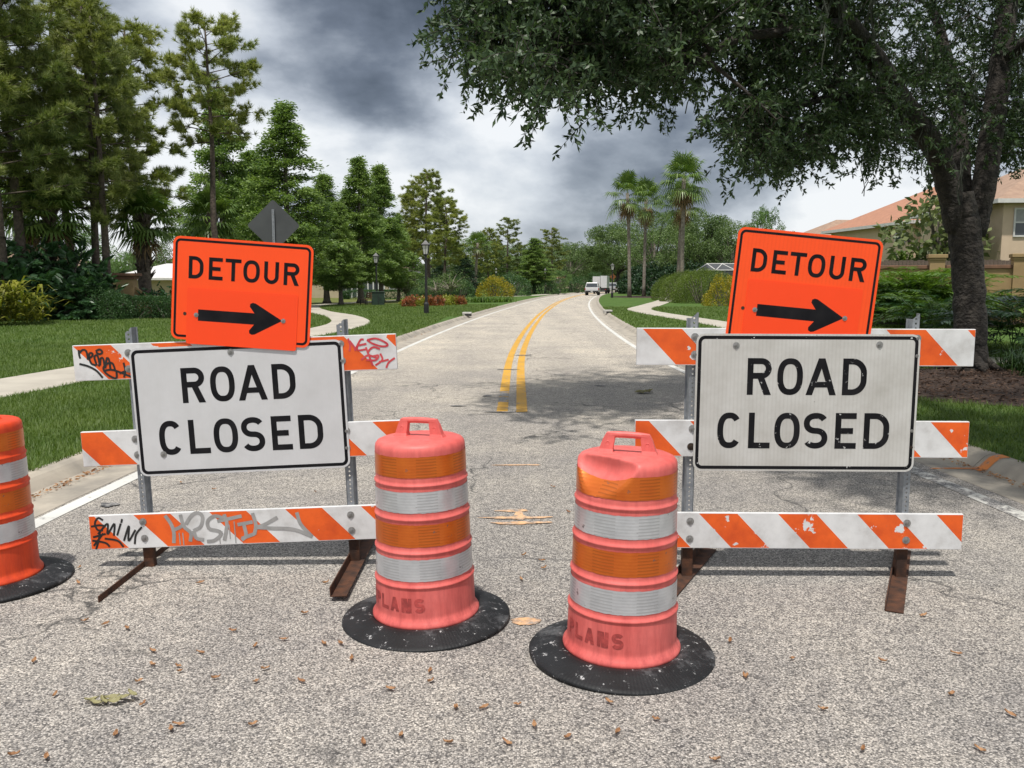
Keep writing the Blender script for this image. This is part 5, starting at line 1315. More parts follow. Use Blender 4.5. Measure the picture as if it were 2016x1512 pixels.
grass()

# ------------------------------------------------------------------ buildings and walls
M['stucco_tan'] = pmat('tan_stucco', (0.62, 0.48, 0.345), (0.58, 0.445, 0.315), 2.0, 0.9, bs=.15, bscale=60)
M['stucco_beige'] = pmat('beige_stucco', (0.46, 0.39, 0.27), (0.42, 0.355, 0.24), 2.0, 0.9)
M['stucco_wall'] = pmat('ochre_wall_stucco', (0.36, 0.25, 0.12), (0.30, 0.205, 0.10), 1.5, 0.9, bs=.15, bscale=60)
M['cap_brown'] = pmat('brown_cap_stone', (0.20, 0.105, 0.062), (0.15, 0.08, 0.05), 4.0, 0.85)
M['shingle_salmon'] = pmat('salmon_shingles', (0.42, 0.205, 0.125), (0.35, 0.17, 0.11), 3.0, 0.9, bs=.4, bscale=12, bd=.02)
M['shingle_tan'] = pmat('tan_shingles', (0.36, 0.24, 0.17), (0.29, 0.19, 0.135), 3.0, 0.9, bs=.4, bscale=12, bd=.02)
M['shingle_brown'] = pmat('brown_shingles', (0.24, 0.16, 0.115), (0.19, 0.125, 0.09), 3.0, 0.9)
M['roof_white'] = pmat('white_roof_tiles', (0.62, 0.61, 0.60), (0.54, 0.53, 0.52), 2.0, 0.8)
M['trim'] = pmat('white_trim', (0.66, 0.65, 0.62), (0.58, 0.57, 0.55), 4.0, 0.6)
M['glass'] = pmat('window_glass', (0.05, 0.06, 0.07), (0.08, 0.09, 0.10), 1.0, 0.08)
M['blind'] = pmat('window_blind', (0.32, 0.32, 0.31), (0.26, 0.26, 0.26), 8.0, 0.4)
M['wood_fence'] = pmat('weathered_fence_wood', (0.16, 0.12, 0.09), (0.10, 0.075, 0.06), 6.0, 0.9)
M['wood_tan'] = pmat('tan_fence_wood', (0.30, 0.19, 0.10), (0.22, 0.14, 0.08), 6.0, 0.9)
def house(name, loc, rz, W, D, H, rise, wall, roof, label, windows, ov=.5, lanai=None):
    r = empty(name, loc, rz, label, 'house')
    b = B(); b.bx(0, W, 0, D, -.1, H); b.build('wall', wall, r)
    b = B(); e = [(-ov, -ov), (W + ov, -ov), (W + ov, D + ov), (-ov, D + ov)]; k = min(W, D) / 2
    rd = [(k, D / 2), (W - k, D / 2)] if W >= D else [(W / 2, k), (W / 2, D - k)]
    V = [(x, y, H) for x, y in e] + [(x, y, H + rise) for x, y in rd] + [(x, y, H - .16) for x, y in e]
    Fc = [(0, 1, 5, 4), (1, 2, 5), (2, 3, 4, 5), (3, 0, 4)] if W >= D else [(0, 1, 4), (1, 2, 5, 4), (2, 3, 5), (3, 0, 4, 5)]
    rf = B(); rf.add(V, Fc + [(9, 8, 7, 6)]); rfo = rf.build('roof', roof, r)
    fb = B()
    fb.add([(x, y, H + .01) for x, y in e] + [(x, y, H - .17) for x, y in e], [(i, i + 4, (i + 1) % 4 + 4, (i + 1) % 4) for i in range(4)]); fb.build('fascia', M['trim'], rfo)
    for (face, u, z, w_, h_) in windows:
        f = B(); g_ = B(); t = .07
        def bx(bb, a0, a1, z0, z1, d0, d1):
            if face == 'front': bb.bx(a0, a1, d0, d1, z0, z1)
            else: bb.bx(d0, d1, a0, a1, z0, z1)
        bx(f, u - w_ / 2, u + w_ / 2, z, z + t, -.06, .05); bx(f, u - w_ / 2, u + w_ / 2, z + h_ - t, z + h_, -.06, .05)
        bx(f, u - w_ / 2, u - w_ / 2 + t, z + t, z + h_ - t, -.058, .05); bx(f, u + w_ / 2 - t, u + w_ / 2, z + t, z + h_ - t, -.058, .05)
        bx(f, u - w_ / 2 + t, u + w_ / 2 - t, z + h_ * .5 - .03, z + h_ * .5 + .03, -.05, .05)
        wf = f.build('window', M['trim'], r)
        bx(g_, u - w_ / 2 + t, u + w_ / 2 - t, z + t, z + h_ * .5 - .03, -.03, .04); g_.build('pane', M['glass'], wf)
        g2 = B(); bx(g2, u - w_ / 2 + t, u + w_ / 2 - t, z + h_ * .5 + .03, z + h_ - t, -.031, .04); g2.build('pane', M['blind'], wf)
    if lanai:
        x0, x1 = lanai; b = B(); b.bx(x0, x1, -.05, .1, .1, H - .3); b.build('lanai_screen', M['glass'], r)
        for i in range(9):
            b = B(); x = x0 + (x1 - x0) * i / 8; b.bx(x - .07, x + .07, -.12, -.02, 0, H - .2); b.build('lanai_post', M['trim'], r)
    return r
house('house', (22.45, 48.6, LZ), R(6.7), 11, 9.6, 5.0, 2.7, M['stucco_tan'], M['shingle_salmon'], 'tan two-storey house with salmon shingle roof beyond the boundary wall', [('side', 1.3, 3.75, 1.05, 1.2), ('front', 3, 3.6, 1.2, 1.3)])
house('house', (21.4, 38.0, LZ), R(-3), 11, 8.5, 5.15, 2.5, M['stucco_tan'], M['shingle_tan'], 'tan two-storey house with pale brown roof and wide window behind the oak', [('front', 1.45, 3.55, 2.0, 1.25)])
house('house', (26.0, 76, LZ), R(5), 11, 9, 5.0, 2.4, M['stucco_tan'], M['shingle_tan'], 'distant tan house whose roof peak shows beside the salmon roof', [('side', 3, 3.6, 1.0, 1.2)])
house('house', (-22.2, 92, LZ), 0, 11, 9, 2.9, 2.0, M['stucco_beige'], M['shingle_tan'], 'beige single-storey house with shaded lanai behind the cypresses', [('front', 2.4, 1.1, .75, 1.0), ('front', 9.8, .9, 1.4, 1.5)], lanai=(4.0, 8.6))
house('house', (-35.2, 76, LZ), 0, 8, 7, 2.0, 1.35, M['stucco_beige'], M['roof_white'], 'low building with white roof behind the masonry column', [('front', 6.5, .6, .8, 1.0)])
house('house', (-50.5, 82, LZ), 0, 8, 8, 3.0, 2.4, M['stucco_tan'], M['shingle_brown'], 'brown-roofed house seen between the pine trunks', [('front', 6.5, .9, .9, 1.2)])
house('house', (10.0, 262, LZ), 0, 14, 9, 3.0, 2.3, M['stucco_tan'], M['shingle_salmon'], 'distant salmon-roofed house at the end of the road', [('front', 4, 1, 1.2, 1.2)])
# right boundary wall
bw = empty('boundary_wall', (14.3, 36.4, LZ), math.atan2(-2.6, 7.4), 'ochre stucco boundary wall with brown cap and columns behind the shrubs', 'wall')
b = B(); b.bx(0, 9.0, -.1, .1, -.1, 2.12); b.build('panel', M['stucco_wall'], bw)
b = B(); b.bx(0, 9.0, -.17, .17, 2.12, 2.27); b.build('cap', M['cap_brown'], bw, bevel=.02)
for x in (0.2, 3.2, 6.2):
    b = B(); b.bx(x - .28, x + .28, -.28, .28, -.1, 2.55); c_ = b.build('column', M['stucco_wall'], bw)
    b = B(); b.bx(x - .36, x + .36, -.36, .36, 2.55, 2.70); b.bx(x - .31, x + .31, -.31, .31, 2.45, 2.548); b.build('column_cap', M['stucco_wall'], c_, bevel=.02)
wf = empty('wooden_fence', (14.6, 37.5, LZ), math.atan2(-2.2, 7.4), 'weathered wooden plank fence just behind the ochre wall', 'fence')
PLK = mesh('plank', *(lambda q: (q.v, q.f))(B().bx(-.068, .068, -.012, .012, -.05, 2.5)), M['wood_fence'])
for i in range(52):
    o = obj('plank', PLK, wf, (i * .145, rng.uniform(-.008, .008), 0)); o.scale = (1, 1, rng.uniform(.985, 1.01))
b = B(); b.bx(-.05, 7.5, .02, .06, .5, .6); b.build('fence_rail', M['wood_fence'], wf); b = B(); b.bx(-.05, 7.5, .02, .06, 2.0, 2.1); b.build('fence_rail', M['wood_fence'], wf)
wf2 = empty('wooden_fence', (2.0, 131, LZ), 0, 'short tan wooden fence by the far left bushes', 'fence')
PL2 = mesh('plank', *(lambda q: (q.v, q.f))(B().bx(-.09, .09, -.012, .012, -.05, 1.8)), M['wood_tan'])
for i in range(8): obj('plank', PL2, wf2, (i * .2, 0, 0))
b = B(); b.bx(-.1, 1.5, .015, .06, 1.4, 1.5); b.build('fence_rail', M['wood_tan'], wf2)
mc = empty('masonry_column', at(255, 38.9), R(10), 'tan stucco gate column with flat brown cap under the pines', 'column')
b = B(); b.bx(-.36, .36, -.36, .36, -.1, 1.72); b.build('shaft', M['stucco_wall'], mc)
b = B(); b.bx(-.42, .42, -.42, .42, 1.72, 1.86); b.build('neck', M['cap_brown'], mc); b = B(); b.bx(-.54, .54, -.54, .54, 1.86, 1.99); b.build('cap', M['cap_brown'], mc, bevel=.02)
b = B(); b.add([(.36, -.1, -.05), (1.5, -.1, -.05), (1.15, -.1, .45), (.7, -.1, 1.1), (.36, -.1, 1.4)] + [(.36, .1, -.05), (1.5, .1, -.05), (1.15, .1, .45), (.7, .1, 1.1), (.36, .1, 1.4)], [(0, 1, 2, 3, 4), (9, 8, 7, 6, 5), (0, 5, 6, 1), (1, 6, 7, 2), (2, 7, 8, 3), (3, 8, 9, 4)]); b.build('sloped_wing', M['stucco_wall'], mc)
# pool cage
M['cage'] = pmat('dark_screen_mesh', (0.05, 0.055, 0.06), (0.07, 0.075, 0.08), 3, .8)
pc = empty('pool_enclosure', (19.2, 90, LZ), 0, 'dark screened pool enclosure with white roof ribs behind the hedge', 'pool enclosure')
b = B(); b.add([(0, 0, 0), (6, 0, 0), (6, 0, 2.9), (4.6, 1.5, 3.6), (1.4, 1.5, 3.6), (0, 0, 2.9)], [(0, 1, 2, 5), (5, 2, 3, 4)]); b.build('screen', M['cage'], pc)
for a_, c_ in (((0, 0, 0), (0, 0, 2.9)), ((0, 0, 2.9), (6, 0, 2.9)), ((0, 0, 2.9), (1.4, 1.5, 3.6)), ((2, 0, 2.9), (1.4, 1.5, 3.6)), ((2, 0, 2.9), (3, 1.5, 3.6)), ((4, 0, 2.9), (3, 1.5, 3.6)), ((4, 0, 2.9), (4.6, 1.5, 3.6)), ((6, 0, 2.9), (4.6, 1.5, 3.6)), ((1.4, 1.5, 3.6), (4.6, 1.5, 3.6))):
    b = B(); b.tube([a_, c_], .05, 6); b.build('rib', M['trim'], pc)

# ------------------------------------------------------------------ lamps, signs, small fixtures
M['iron'] = pmat('black_cast_iron', (0.012, 0.012, 0.013), (0.02, 0.02, 0.02), 5, .45)
M['frost'] = pmat('frosted_lamp_glass', (0.62, 0.62, 0.58), (0.5, 0.5, 0.47), 5, .25)
def lamp(px, Y, label):
    r = empty('street_lamp', at(px, Y), 0, label, 'street lamp', 'black lantern street lamps')
    b = B(); b.lathe([(.13, -.05), (.13, .5), (.10, .56), (.075, .6), (.06, 2.6), (.055, 2.72), (.08, 2.75), (.08, 2.8), (.045, 2.84), (.10, 2.98), (.02, 3.0)], 12); b.build('post', M['iron'], r, smooth=False)
    f = B()
    for sx in (-1, 1):
        for sy in (-1, 1): f.tube([(sx * .10, sy * .10, 2.97), (sx * .17, sy * .17, 3.42)], .016, 5)
    f.box((0, 0, 2.98), (.24, .24, .03)); f.box((0, 0, 3.43), (.40, .40, .03))
    for k in range(4):
        a = k * math.pi / 2; f.tube([(.10 * math.cos(a), .10 * math.sin(a), 2.98), (.17 * math.cos(a), .17 * math.sin(a), 3.43)], .010, 4)
    lf = f.build('lantern_frame', M['iron'], r)
    for k in range(4):
        a = k * math.pi / 2; p = B(); c, s_ = math.cos(a), math.sin(a)
        q = [(-.095, .096, 2.985), (.095, .096, 2.985), (.16, .162, 3.415), (-.16, .162, 3.415)]
        p.add([(x * c - y * s_, x * s_ + y * c, z) for x, y, z in q], [(0, 1, 2, 3)]); p.build('pane', M['frost'], lf)
    t = B(); t.lathe([(.29, 3.44), (.27, 3.48), (.12, 3.60), (.05, 3.66), (.03, 3.70), (.035, 3.73), (.005, 3.78)], 4); t.v = [(x * .7071 - y * .7071, x * .7071 + y * .7071, z) for x, y, z in t.v]
    t.build('roof', M['iron'], r)
lamp(840, 43.5, 'black lantern lamp post in front of the flower bed'); lamp(743, 61.5, 'black lantern lamp post beside the cypresses and utility box')
lamp(1204, 93, 'black lantern lamp post in front of the roadside fan palm'); lamp(977, 122, 'black lantern lamp post by the long dark clipped hedge'); lamp(1073, 124, 'black lantern lamp post by the round street tree')
# diamond warning sign seen from behind
M['sign_back'] = pmat('dull_sign_back', (0.085, 0.09, 0.092), (0.07, 0.074, 0.076), 3, .6, .3)
dsn = empty('diamond_sign', (-4.93, 18, LZ), R(6), 'back of a grey diamond traffic sign on a steel post', 'sign')
b = B(); b.bx(-.025, .025, -.02, .02, -.1, 3.05); b.build('post', M['galv'], dsn)
b = B(); b.prism([(x * .7071 - z * .7071, x * .7071 + z * .7071 + 2.72) for x, z in rrect(.762, .762, .05)], .022, .025, 'y'); b.build('panel', M['sign_back'], dsn)
for z in (2.45, 2.95): bolt(dsn, 0, -.0201, z)
# far yellow diamond signs
M['sign_yellow'] = pmat('yellow_sign_face', (0.75, 0.36, 0.02), (0.7, 0.33, 0.02), 3, .5)
M['sign_amber'] = pmat('orange_sign_face', (0.22, 0.08, 0.025), (0.2, 0.07, 0.02), 3, .5)
def dsign(loc, label, face, plaque=True):
    r = empty('warning_sign', loc, 0, label, 'sign'); b = B(); b.bx(-.035, .035, .0, .05, -.1, 3.0); b.build('post', M['sign_back'], r)
    b = B(); b.prism([(x * .7071 - z * .7071, x * .7071 + z * .7071 + 2.75) for x, z in rrect(.85, .85, .06)], -.012, -.003, 'y'); p = b.build('panel', face, r)
    a = B(); a.add([(x, -.014, z) for x, z in ((-.04, 2.5), (.05, 2.5), (.05, 2.75), (.16, 2.75), (.0, 3.0), (-.16, 2.75), (-.04, 2.75))], [(0, 1, 2, 3, 4, 5, 6)]); a.build('arrow', M['ink_black'], p)
    if plaque: b = B(); b.bx(-.28, .28, -.012, -.003, 1.72, 2.05); b.build('plaque', face, r)
dsign(at(1252, 186), 'small yellow diamond warning sign with plaque beyond the palms', M['sign_yellow']); dsign(at(1205, 158), 'dull orange diamond sign half hidden behind a lamp post', M['sign_amber'], False)
# storm inlets on the kerbs
M['inlet'] = pmat('pale_concrete_block', (0.52, 0.5, 0.46), (0.4, 0.38, 0.35), 6, .85)
for side, s_, lab in ((-1, 41.5, 'small pale concrete inlet marker on the left kerb'), (1, 45.5, 'small pale concrete inlet marker on the right kerb')):
    p = road_pt(np.array([s_]), (offL(np.array([s_])) - .5) if side < 0 else (offR(np.array([s_])) + .5))[0]
    r = empty('kerb_inlet', (p[0], p[1], .0), 0, lab, 'drain inlet', 'kerb inlet markers'); b = B(); b.bx(-.22, .22, -.3, .3, .08, .27); b.build('block', M['inlet'], r, bevel=.02)
    b = B(); b.bx(-.1, .23, -.303, -.2, .10, .2); b.build('slot', M['iron'], r)
# bench and utility box
M['bench_wood'] = pmat('bench_wood', (0.20, 0.11, 0.06), (0.13, 0.07, 0.04), 6, .7)
bn = empty('park_bench', at(722, 60.5), R(-60), 'brown wooden park bench by the footpath under the cypresses', 'bench')
for i in range(4): b = B(); b.bx(-.75, .75, -.25 + i * .12, -.15 + i * .12, .42, .455); b.build('seat_slat', M['bench_wood'], bn)
for i in range(3): b = B(); b.box((0, .27 + i * .03, .56 + i * .14), (1.5, .03, .10)); b.build('back_slat', M['bench_wood'], bn)
for sx in (-1, 1):
    for y in (-.18, .2): b = B(); b.bx(sx * .65 - .03, sx * .65 + .03, y - .03, y + .03, -.03, .418); b.build('leg', M['iron'], bn)
    b = B(); b.tube([(sx * .62, .2, .40), (sx * .62, .30, .70), (sx * .62, .36, .95)], .025, 6); b.build('back_support', M['iron'], bn)
M['green_metal'] = pmat('dark_green_metal', (0.02, 0.045, 0.028), (0.015, 0.033, 0.02), 3, .5)
ub = empty('utility_box', at(746, 60), R(8), 'dark green utility box behind the bench', 'utility box')
b = B(); b.bx(-.42, .42, -.35, .35, -.05, .92); b.build('cabinet', M['green_metal'], ub, bevel=.02); b = B(); b.bx(-.46, .46, -.39, .39, .92, .98); b.build('lid', M['green_metal'], ub, bevel=.02)
b = B(); b.bx(-.02, .02, -.37, -.35, .1, .9); b.build('door_seam', M['iron'], ub); b = B(); b.bx(.1, .14, -.38, -.35, .45, .6); b.build('handle', M['iron'], ub)

# ------------------------------------------------------------------ vehicles
def cpaint(name, c): return pmat(name, c, tuple(x * .92 for x in c), 2, .3, spec=.6)
M['paint_white'] = cpaint('white_car_paint', (0.60, 0.60, 0.61)); M['paint_green'] = cpaint('dark_teal_car_paint', (0.02, 0.05, 0.048)); M['paint_silver'] = cpaint('silver_car_paint', (0.40, 0.41, 0.42))
M['tyre'] = pmat('tyre_black', (0.014, 0.014, 0.014), (0.02, 0.02, 0.02), 9, .85); M['rim'] = pmat('wheel_rim', (0.35, 0.35, 0.36), None, 5, .4, .6)
M['tail_red'] = pmat('tail_lamp_red', (0.35, 0.01, 0.01), None, 5, .3); M['bumper'] = pmat('dark_bumper', (0.03, 0.03, 0.032), None, 5, .55); M['plate'] = pmat('licence_plate', (0.6, 0.6, 0.58), None, 5, .5)
def on_road(s, off):
    p = road_pt(np.array([float(s)]), off)[0]; q = road_pt(np.array([float(s) + 1]), off)[0]
    return (p[0], p[1], 0.0), math.atan2(q[1] - p[1], q[0] - p[0]) - math.pi / 2
def wheel(r, x, y, rad, wd):
    w_ = B(); w_.lathe([(rad * .55, -wd / 2), (rad * .96, -wd / 2), (rad, -wd / 2 + .03), (rad, wd / 2 - .03), (rad * .96, wd / 2), (rad * .55, wd / 2)], 18); V = [(z + x, y + xx, rad + yy) for xx, yy, z in w_.v]
    o = obj('wheel', mesh('wheel', V, w_.f, M['tyre']), r); m = B(); m.lathe([(.01, -wd / 2 + .02), (rad * .56, -wd / 2 + .03), (rad * .56, wd / 2 - .03), (.01, wd / 2 - .02)], 14)
    obj('rim', mesh('rim', [(z + x, y + xx, rad + yy) for xx, yy, z in m.v], m.f, M['rim']), o)
def pickup(s, off, pm, label, W=1.95, suv=False):
    loc, rz = on_road(s, off); r = empty('pickup_truck' if not suv else 'utility_vehicle', loc, rz, label, 'truck' if not suv else 'car'); h = W / 2
    L_ = 5.2
    # body shell: rear at y=0, front at y=L_
    b = B(); prof = [(.0, .48), (.0, 1.05), (L_ * .62, 1.08), (L_ - .35, 1.06), (L_, .88), (L_, .45)]
    b.prism(prof, -h, h, 'x'); b.build('body', pm, r, bevel=.05)
    y0, y1 = (.05, 3.3) if suv else (1.75, 3.35)
    c = B(); zt = 1.78
    c.add([(-h + .04, y0, 1.04), (h - .04, y0, 1.04), (h - .04, y1 + .55, 1.06), (-h + .04, y1 + .55, 1.06), (-h + .22, y0 + .18, zt), (h - .22, y0 + .18, zt), (h - .22, y1 - .1, zt), (-h + .22, y1 - .1, zt)],
          [(3, 2, 1, 0), (4, 5, 6, 7), (0, 1, 5, 4), (1, 2, 6, 5), (2, 3, 7, 6), (3, 0, 4, 7)]); c.build('cab', pm, r, bevel=.05)
    g_ = B(); g_.add([(-h + .16, y0 + .03 - .025, 1.16), (h - .16, y0 + .03 - .025, 1.16), (h - .27, y0 + .155 - .025, 1.66), (-h + .27, y0 + .155 - .025, 1.66)], [(0, 1, 2, 3)]); g_.build('rear_window', M['glass'], r)
    for sx in (-1, 1):
        g_ = B(); g_.add([(sx * (h - .055), y0 + .3, 1.14), (sx * (h - .055), y1 + .25, 1.14), (sx * (h - .185), y1 - .15, 1.68), (sx * (h - .185), y0 + .35, 1.68)], [(0, 1, 2, 3)]); g_.build('side_window', M['glass'], r)
        t = B(); t.bx(sx * h - .09 * (sx > 0) - .01, sx * h + .09 * (sx < 0) + .01, -.03, .05, .72, 1.02); t.build('tail_light', M['tail_red'], r, bevel=.01)
        m = B(); m.box((sx * (h + .1), 3.3, 1.12), (.2, .1, .16)); m.build('side_mirror', M['bumper'], r, bevel=.02)
        for y in (1.0, 4.2): wheel(r, sx * (h - .14), y, .38, .26)
    b = B(); b.bx(-h + .05, h - .05, -.10, .0, .42, .66); bu = b.build('rear_bumper', M['bumper'] , r, bevel=.03)
    b = B(); b.bx(-.16, .16, -.115, -.10, .5, .62); b.build('licence_plate', M['plate'], bu)
    if not suv: b = B(); b.bx(-h + .14, h - .14, -.012, .0, .70, 1.0); b.build('tailgate', pm, r, bevel=.01)
pickup(121, 1.75, M['paint_white'], 'white utility vehicle driving away, last in the queue on the road', suv=True)
pickup(160, 1.6, M['paint_silver'], 'pale pickup truck ahead of the white box truck')
pickup(187, 1.2, M['paint_green'], 'dark green pickup truck parked by the workers')
loc, rz = on_road(139, 1.75)
bt = empty('box_truck', loc, rz, 'white box truck with tall twin boxes ahead of the utility vehicle', 'truck')
b = B(); b.bx(-1.15, .05, .3, 5.2, .95, 2.75); b.build('cargo_box', M['paint_white'], bt, bevel=.03); b = B(); b.bx(.12, 1.15, .0, 5.2, .95, 2.85); b.build('cargo_box', M['paint_white'], bt, bevel=.03)
b = B(); b.bx(-1.0, 1.0, .05, 7.0, .55, .94); b.build('chassis', M['bumper'], bt); b = B(); b.prism([(5.3, .6), (5.3, 2.2), (6.4, 2.2), (6.9, 1.5), (7.3, 1.4), (7.3, .6)], -1.0, 1.0, 'x'); b.build('cab', M['paint_white'], bt, bevel=.05)
b = B(); b.bx(-1.1, 1.1, -.1, .04, .5, .62); b.build('rear_bumper', M['bumper'], bt)
for sx in (-1, 1):
    t = B(); t.bx(sx * .95 - .1, sx * .95 + .1, -.12, -.1, .64, .76); t.build('tail_light', M['tail_red'], bt)
    for y in (1.2, 6.2): wheel(bt, sx * .95, y, .48, .3)
# ------------------------------------------------------------------ road workers
M['vest_lime'] = pmat('lime_safety_vest', (0.42, 0.62, 0.05), None, 6, .7); M['vest_orange'] = pmat('orange_safety_shirt', (0.75, 0.13, 0.03), None, 6, .7)
M['trouser'] = pmat('dark_work_trousers', (0.03, 0.035, 0.05), None, 6, .9); M['skin'] = pmat('skin', (0.40, 0.23, 0.15), None, 6, .6); M['helmet'] = pmat('white_hard_hat', (0.62, 0.62, 0.6), None, 6, .4); M['boot'] = pmat('work_boots', (0.09, 0.05, 0.03), None, 6, .8)
def person(loc, rz, vest, label, arm):
    r = empty('person', loc, rz, label, 'person')
    def skin(name, vs, es, rad, mat, lv=2):
        me = bpy.data.meshes.new(name); me.from_pydata(vs, es, []); me.materials.append(mat)
        o = obj(name, me, r); md = o.modifiers.new('skin', 'SKIN'); md.use_smooth_shade = True
        for i, x in enumerate(rad): me.skin_vertices[0].data[i].radius = x
        me.skin_vertices[0].data[0].use_root = True
        sb = o.modifiers.new('sub', 'SUBSURF'); sb.levels = sb.render_levels = lv; return o
    vs = [(0, 0, .95), (0, 0, 1.15), (0, 0, 1.38), (0, 0, 1.48), (0, .02, 1.60), (0, .02, 1.72), (.10, 0, .88), (.12, .02, .50), (.12, -.02, .09), (.12, .12, .05), (-.10, 0, .88), (-.12, -.04, .50), (-.13, -.08, .09), (-.13, .06, .05),
          (.19, 0, 1.40), (.25, -.02, 1.14), (.26, .08 + arm, .95 + arm), (.26, .12 + arm, .86 + arm), (-.19, 0, 1.40), (-.25, -.02, 1.14), (-.26, .06, .92), (-.26, .08, .84)]
    es = [(0, 1), (1, 2), (2, 3), (3, 4), (4, 5), (0, 6), (6, 7), (7, 8), (8, 9), (0, 10), (10, 11), (11, 12), (12, 13), (2, 14), (14, 15), (15, 16), (16, 17), (2, 18), (18, 19), (19, 20), (20, 21)]
    rd = [(.15, .11), (.15, .11), (.16, .11), (.06, .06), (.09, .10), (.075, .085), (.09, .10), (.065, .07), (.05, .05), (.045, .04), (.09, .10), (.065, .07), (.05, .05), (.045, .04), (.07, .07), (.05, .05), (.04, .04), (.035, .03), (.07, .07), (.05, .05), (.04, .04), (.035, .03)]
    body = skin('body', vs, es, rd, M['skin'])
    skin('vest', [(0, 0, .93), (0, 0, 1.12), (0, 0, 1.39), (.18, 0, 1.40), (.22, -.01, 1.24), (-.18, 0, 1.40), (-.22, -.01, 1.24)], [(0, 1), (1, 2), (2, 3), (3, 4), (2, 5), (5, 6)], [(.18, .135), (.18, .135), (.185, .13), (.09, .09), (.07, .07), (.09, .09), (.07, .07)], vest)
    skin('trousers', [(0, 0, .92), (.10, 0, .86), (.12, .02, .50), (.12, -.02, .10), (-.10, 0, .86), (-.12, -.04, .50), (-.13, -.08, .10)], [(0, 1), (1, 2), (2, 3), (0, 4), (4, 5), (5, 6)], [(.165, .13), (.105, .115), (.085, .09), (.07, .075), (.105, .115), (.085, .09), (.07, .075)], M['trouser'])
    hb = B(); hb.lathe([(.15, 1.70), (.125, 1.705), (.12, 1.76), (.09, 1.81), (.03, 1.835), (.002, 1.837)], 16); hb.v = [(x, y + .02, z) for x, y, z in hb.v]; hb.build('hard_hat', M['helmet'], r, smooth=True)
    for x, y in ((.12, .05), (-.13, -.01)): b = B(); b.box((x, y, .05), (.11, .28, .10)); b.build('boot', M['boot'], r, bevel=.03)
def roadpt(px, Y, z=0.0): return ((px - 1008) / FPX * Y, Y, z)
person(roadpt(1221.5, 176, .02), R(200), M['vest_lime'], 'person in lime safety vest and white hard hat beside green pickup', .1)
person(roadpt(1229, 200, .02), R(160), M['vest_lime'], 'person in lime vest standing ahead of the green pickup', .0)
person(at(1256.5, 178), R(150), M['vest_orange'], 'person in orange shirt and hard hat under the yellow diamond sign', .05)

# ------------------------------------------------------------------ fallen leaves
M['dry_leaf'] = leaf_mat('dry_brown_leaves', (0.20, 0.075, 0.03), (0.50, 0.30, 0.16), .1, .7, 20)
M['pale_leaf'] = leaf_mat('pale_green_leaves', (0.20, 0.19, 0.09), (0.34, 0.31, 0.16), .1, .6, 20)
def leaf_mesh(seed, ln, wd, mat):
    r_ = random.Random(seed); V, F = [], []; n = 6
    for i in range(n + 1):
        f = i / n; hw_ = wd / 2 * math.sin(math.pi * min(.97, f * .94 + .03)) ** .8; z = .004 + .014 * (f - .5) ** 2 * r_.uniform(.6, 2.4)
        V += [((f - .5) * ln, -hw_, z + .007 * r_.uniform(.3, 1.4)), ((f - .5) * ln, 0, z), ((f - .5) * ln, hw_, z + .007 * r_.uniform(.3, 1.4))]
    for i in range(n):
        for k in (0, 1): F.append((3 * i + k, 3 * i + k + 1, 3 * i + 4 + k, 3 * i + 3 + k))
    return mesh('fallen_leaf', V, F, mat)
LM = [leaf_mesh(i, rng.uniform(.032, .055), rng.uniform(.011, .019), M['dry_leaf']) for i in range(7)]
PM_ = [leaf_mesh(20 + i, .06, .024, M['pale_leaf']) for i in range(3)]
rl = random.Random(99)
spots = [(110, 1372), (205, 1232), (300, 1312), (250, 1240), (355, 1325), (165, 1225), (65, 1305), (430, 1338), (352, 1430), (275, 1345), (392, 1288), (350, 1315), (520, 1320), (560, 1262), (505, 1275), (640, 1270), (670, 1270), (300, 1285), (285, 1390), (230, 1450), (335, 1440), (30, 1490), (95, 1495), (500, 1430), (590, 1345), (505, 1345),
         (790, 1452), (713, 1466), (880, 1466), (1000, 1466), (895, 1397), (950, 1397), (1020, 1391), (1198, 1386), (770, 1360), (850, 1345), (845, 1325), (1115, 1455), (1215, 1445), (1290, 1420), (1410, 1500), (1052, 1432), (1030, 1095), (1068, 1106), (1072, 1121), (1028, 1143), (1470, 1335), (1440, 1265), (1466, 1335), (1740, 1305), (1880, 1290), (1870, 1370), (1990, 1410), (1560, 1300), (1620, 1400), (1820, 1215), (1700, 1480), (1930, 1480), (840, 1060), (905, 940), (620, 970), (420, 965), (355, 952), (640, 1150), (395, 1150), (460, 1245), (150, 1150), (155, 1120), (600, 1210), (690, 1300), (1120, 1010), (1090, 960)]
for i, (px, py) in enumerate(spots):
    c = gp(px + rl.uniform(-4, 4), py); o = obj('fallen_leaf', LM[i % 7], None, (c.x, c.y, .004), (rl.uniform(-.12, .12), rl.uniform(-.12, .12), rl.uniform(0, 6.28)))
    tag(o, 'small curled brown dry leaf lying on the rough asphalt', 'leaf', 'brown leaves scattered on the road')
tw = empty('leafy_twig', tuple(gp(218, 1384)), .1, 'fallen twig with pale green leaves lying on the asphalt', 'twig')
b = B(); b.tube([(-.09, 0, .008), (0, .01, .012), (.09, .0, .008)], .003, 5); b.build('stem', M['bark_grey'], tw)
for i in range(7):
    o = obj('leaf', PM_[i % 3], tw, (-.075 + i * .025, rl.uniform(-.02, .02), .006 + .002 * i), (rl.uniform(-.4, .4), rl.uniform(-.3, .3), rl.uniform(-1, 1)))
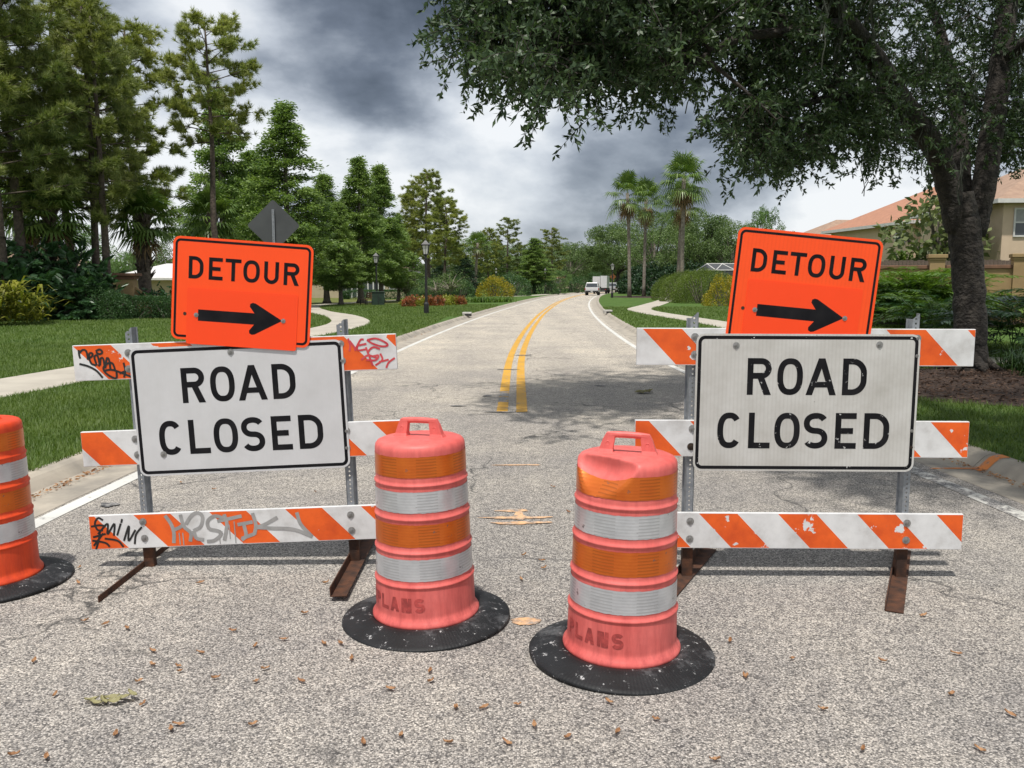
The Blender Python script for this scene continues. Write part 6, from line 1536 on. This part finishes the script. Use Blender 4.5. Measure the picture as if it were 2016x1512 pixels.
for i, (px, py, lab) in enumerate(((1270, 774, 'small green leafy sprig lying in the tree shadow on the road'), (1590, 1390, 'lone pale green leaf sprig on the open asphalt'))[:1]):
    t2 = empty('leafy_twig', tuple(gp(px, py)), .5, lab, 'twig')
    b = B(); b.tube([(-.14, 0, .01), (0, .02, .02), (.14, -.01, .01)], .004, 5); b.build('stem', M['bark_grey'], t2)
    for k in range(9): o = obj('leaf', PM_[k % 3], t2, (-.14 + k * .034, rl.uniform(-.04, .04), .012 + .002 * k), (rl.uniform(-.5, .5), rl.uniform(-.4, .4), rl.uniform(0, 6.28))); o.scale = (1.8, 1.8, 1.8)
# gutter litter and mulch chips
def litter():
    g = np.random.default_rng(3); P = []
    for side, n, s0, s1 in ((-1, 260, 6.0, 8.4), (1, 160, 6.6, 8.4), (-1, 120, 9, 30)):
        s_ = g.uniform(s0, s1, n); d = .18 + np.abs(g.normal(0, .09, n)); d = np.minimum(d + .1, .36)
        off = (offL(s_) - d) if side < 0 else (offR(s_) + d); p = road_pt(s_, off); P.append(np.c_[p, np.full(n, .014) + g.uniform(0, .012, n)])
    P = np.vstack(P); n = len(P); D = unit(g.normal(0, 1, (n, 3)) * [1, 1, .15])
    V, F = leaf_quads(P, D, g.uniform(.02, .05, n), g.uniform(.008, .02, n), g)
    V[:, 2] = np.maximum(V[:, 2], .009)
    tag(obj('gutter_litter', mesh('gutter_litter', V, F, M['dry_leaf'])), 'brown dry leaf litter collected in the concrete gutters', 'leaf litter', kind='stuff')
    n = 9000; X = g.uniform(5, 13, n); Y = g.uniform(9.4, 15.8, n); ok = ((X - 9.0) / 3.7) ** 2 + ((Y - 12.6) / 2.8) ** 2 < 1; X, Y = X[ok], Y[ok]; n = len(X)
    D = unit(g.normal(0, 1, (n, 3)) * [1, 1, .25]); V, F = leaf_quads(np.c_[X, Y, np.full(n, LZ + .02) + g.uniform(0, .02, n)], D, g.uniform(.03, .11, n), g.uniform(.012, .03, n), g); V[:, 2] = np.maximum(V[:, 2], LZ + .009)
    tag(obj('mulch_chips', mesh('mulch_chips', V, F, leaf_mat('bark_chips', (0.03, 0.017, 0.011), (0.16, 0.10, 0.07), .02, .9, 6))), 'dark brown bark mulch chips spread below the oak', 'mulch', kind='stuff')
litter()

def woods():
    g = np.random.default_rng(12); n = 70000
    a = g.uniform(R(-75), R(75), n); d = g.uniform(300, 345, n)
    top = 9.5 + 2.2 * np.sin(a * 31) + 1.6 * np.sin(a * 73 + 1) + 1.2 * np.sin(a * 157 + 2)
    z = top * g.uniform(0, 1, n) ** .75
    P = np.c_[np.sin(a) * d, np.cos(a) * d, z]
    V, F = leaf_quads(P, rdir(g, n), g.uniform(1.0, 2.2, n), g.uniform(.7, 1.4, n), g)
    tag(obj('distant_woods', mesh('distant_woods', V, F, M['oak_far'])), 'far dark wood closing the horizon behind all the houses', 'woods', kind='stuff')
woods()
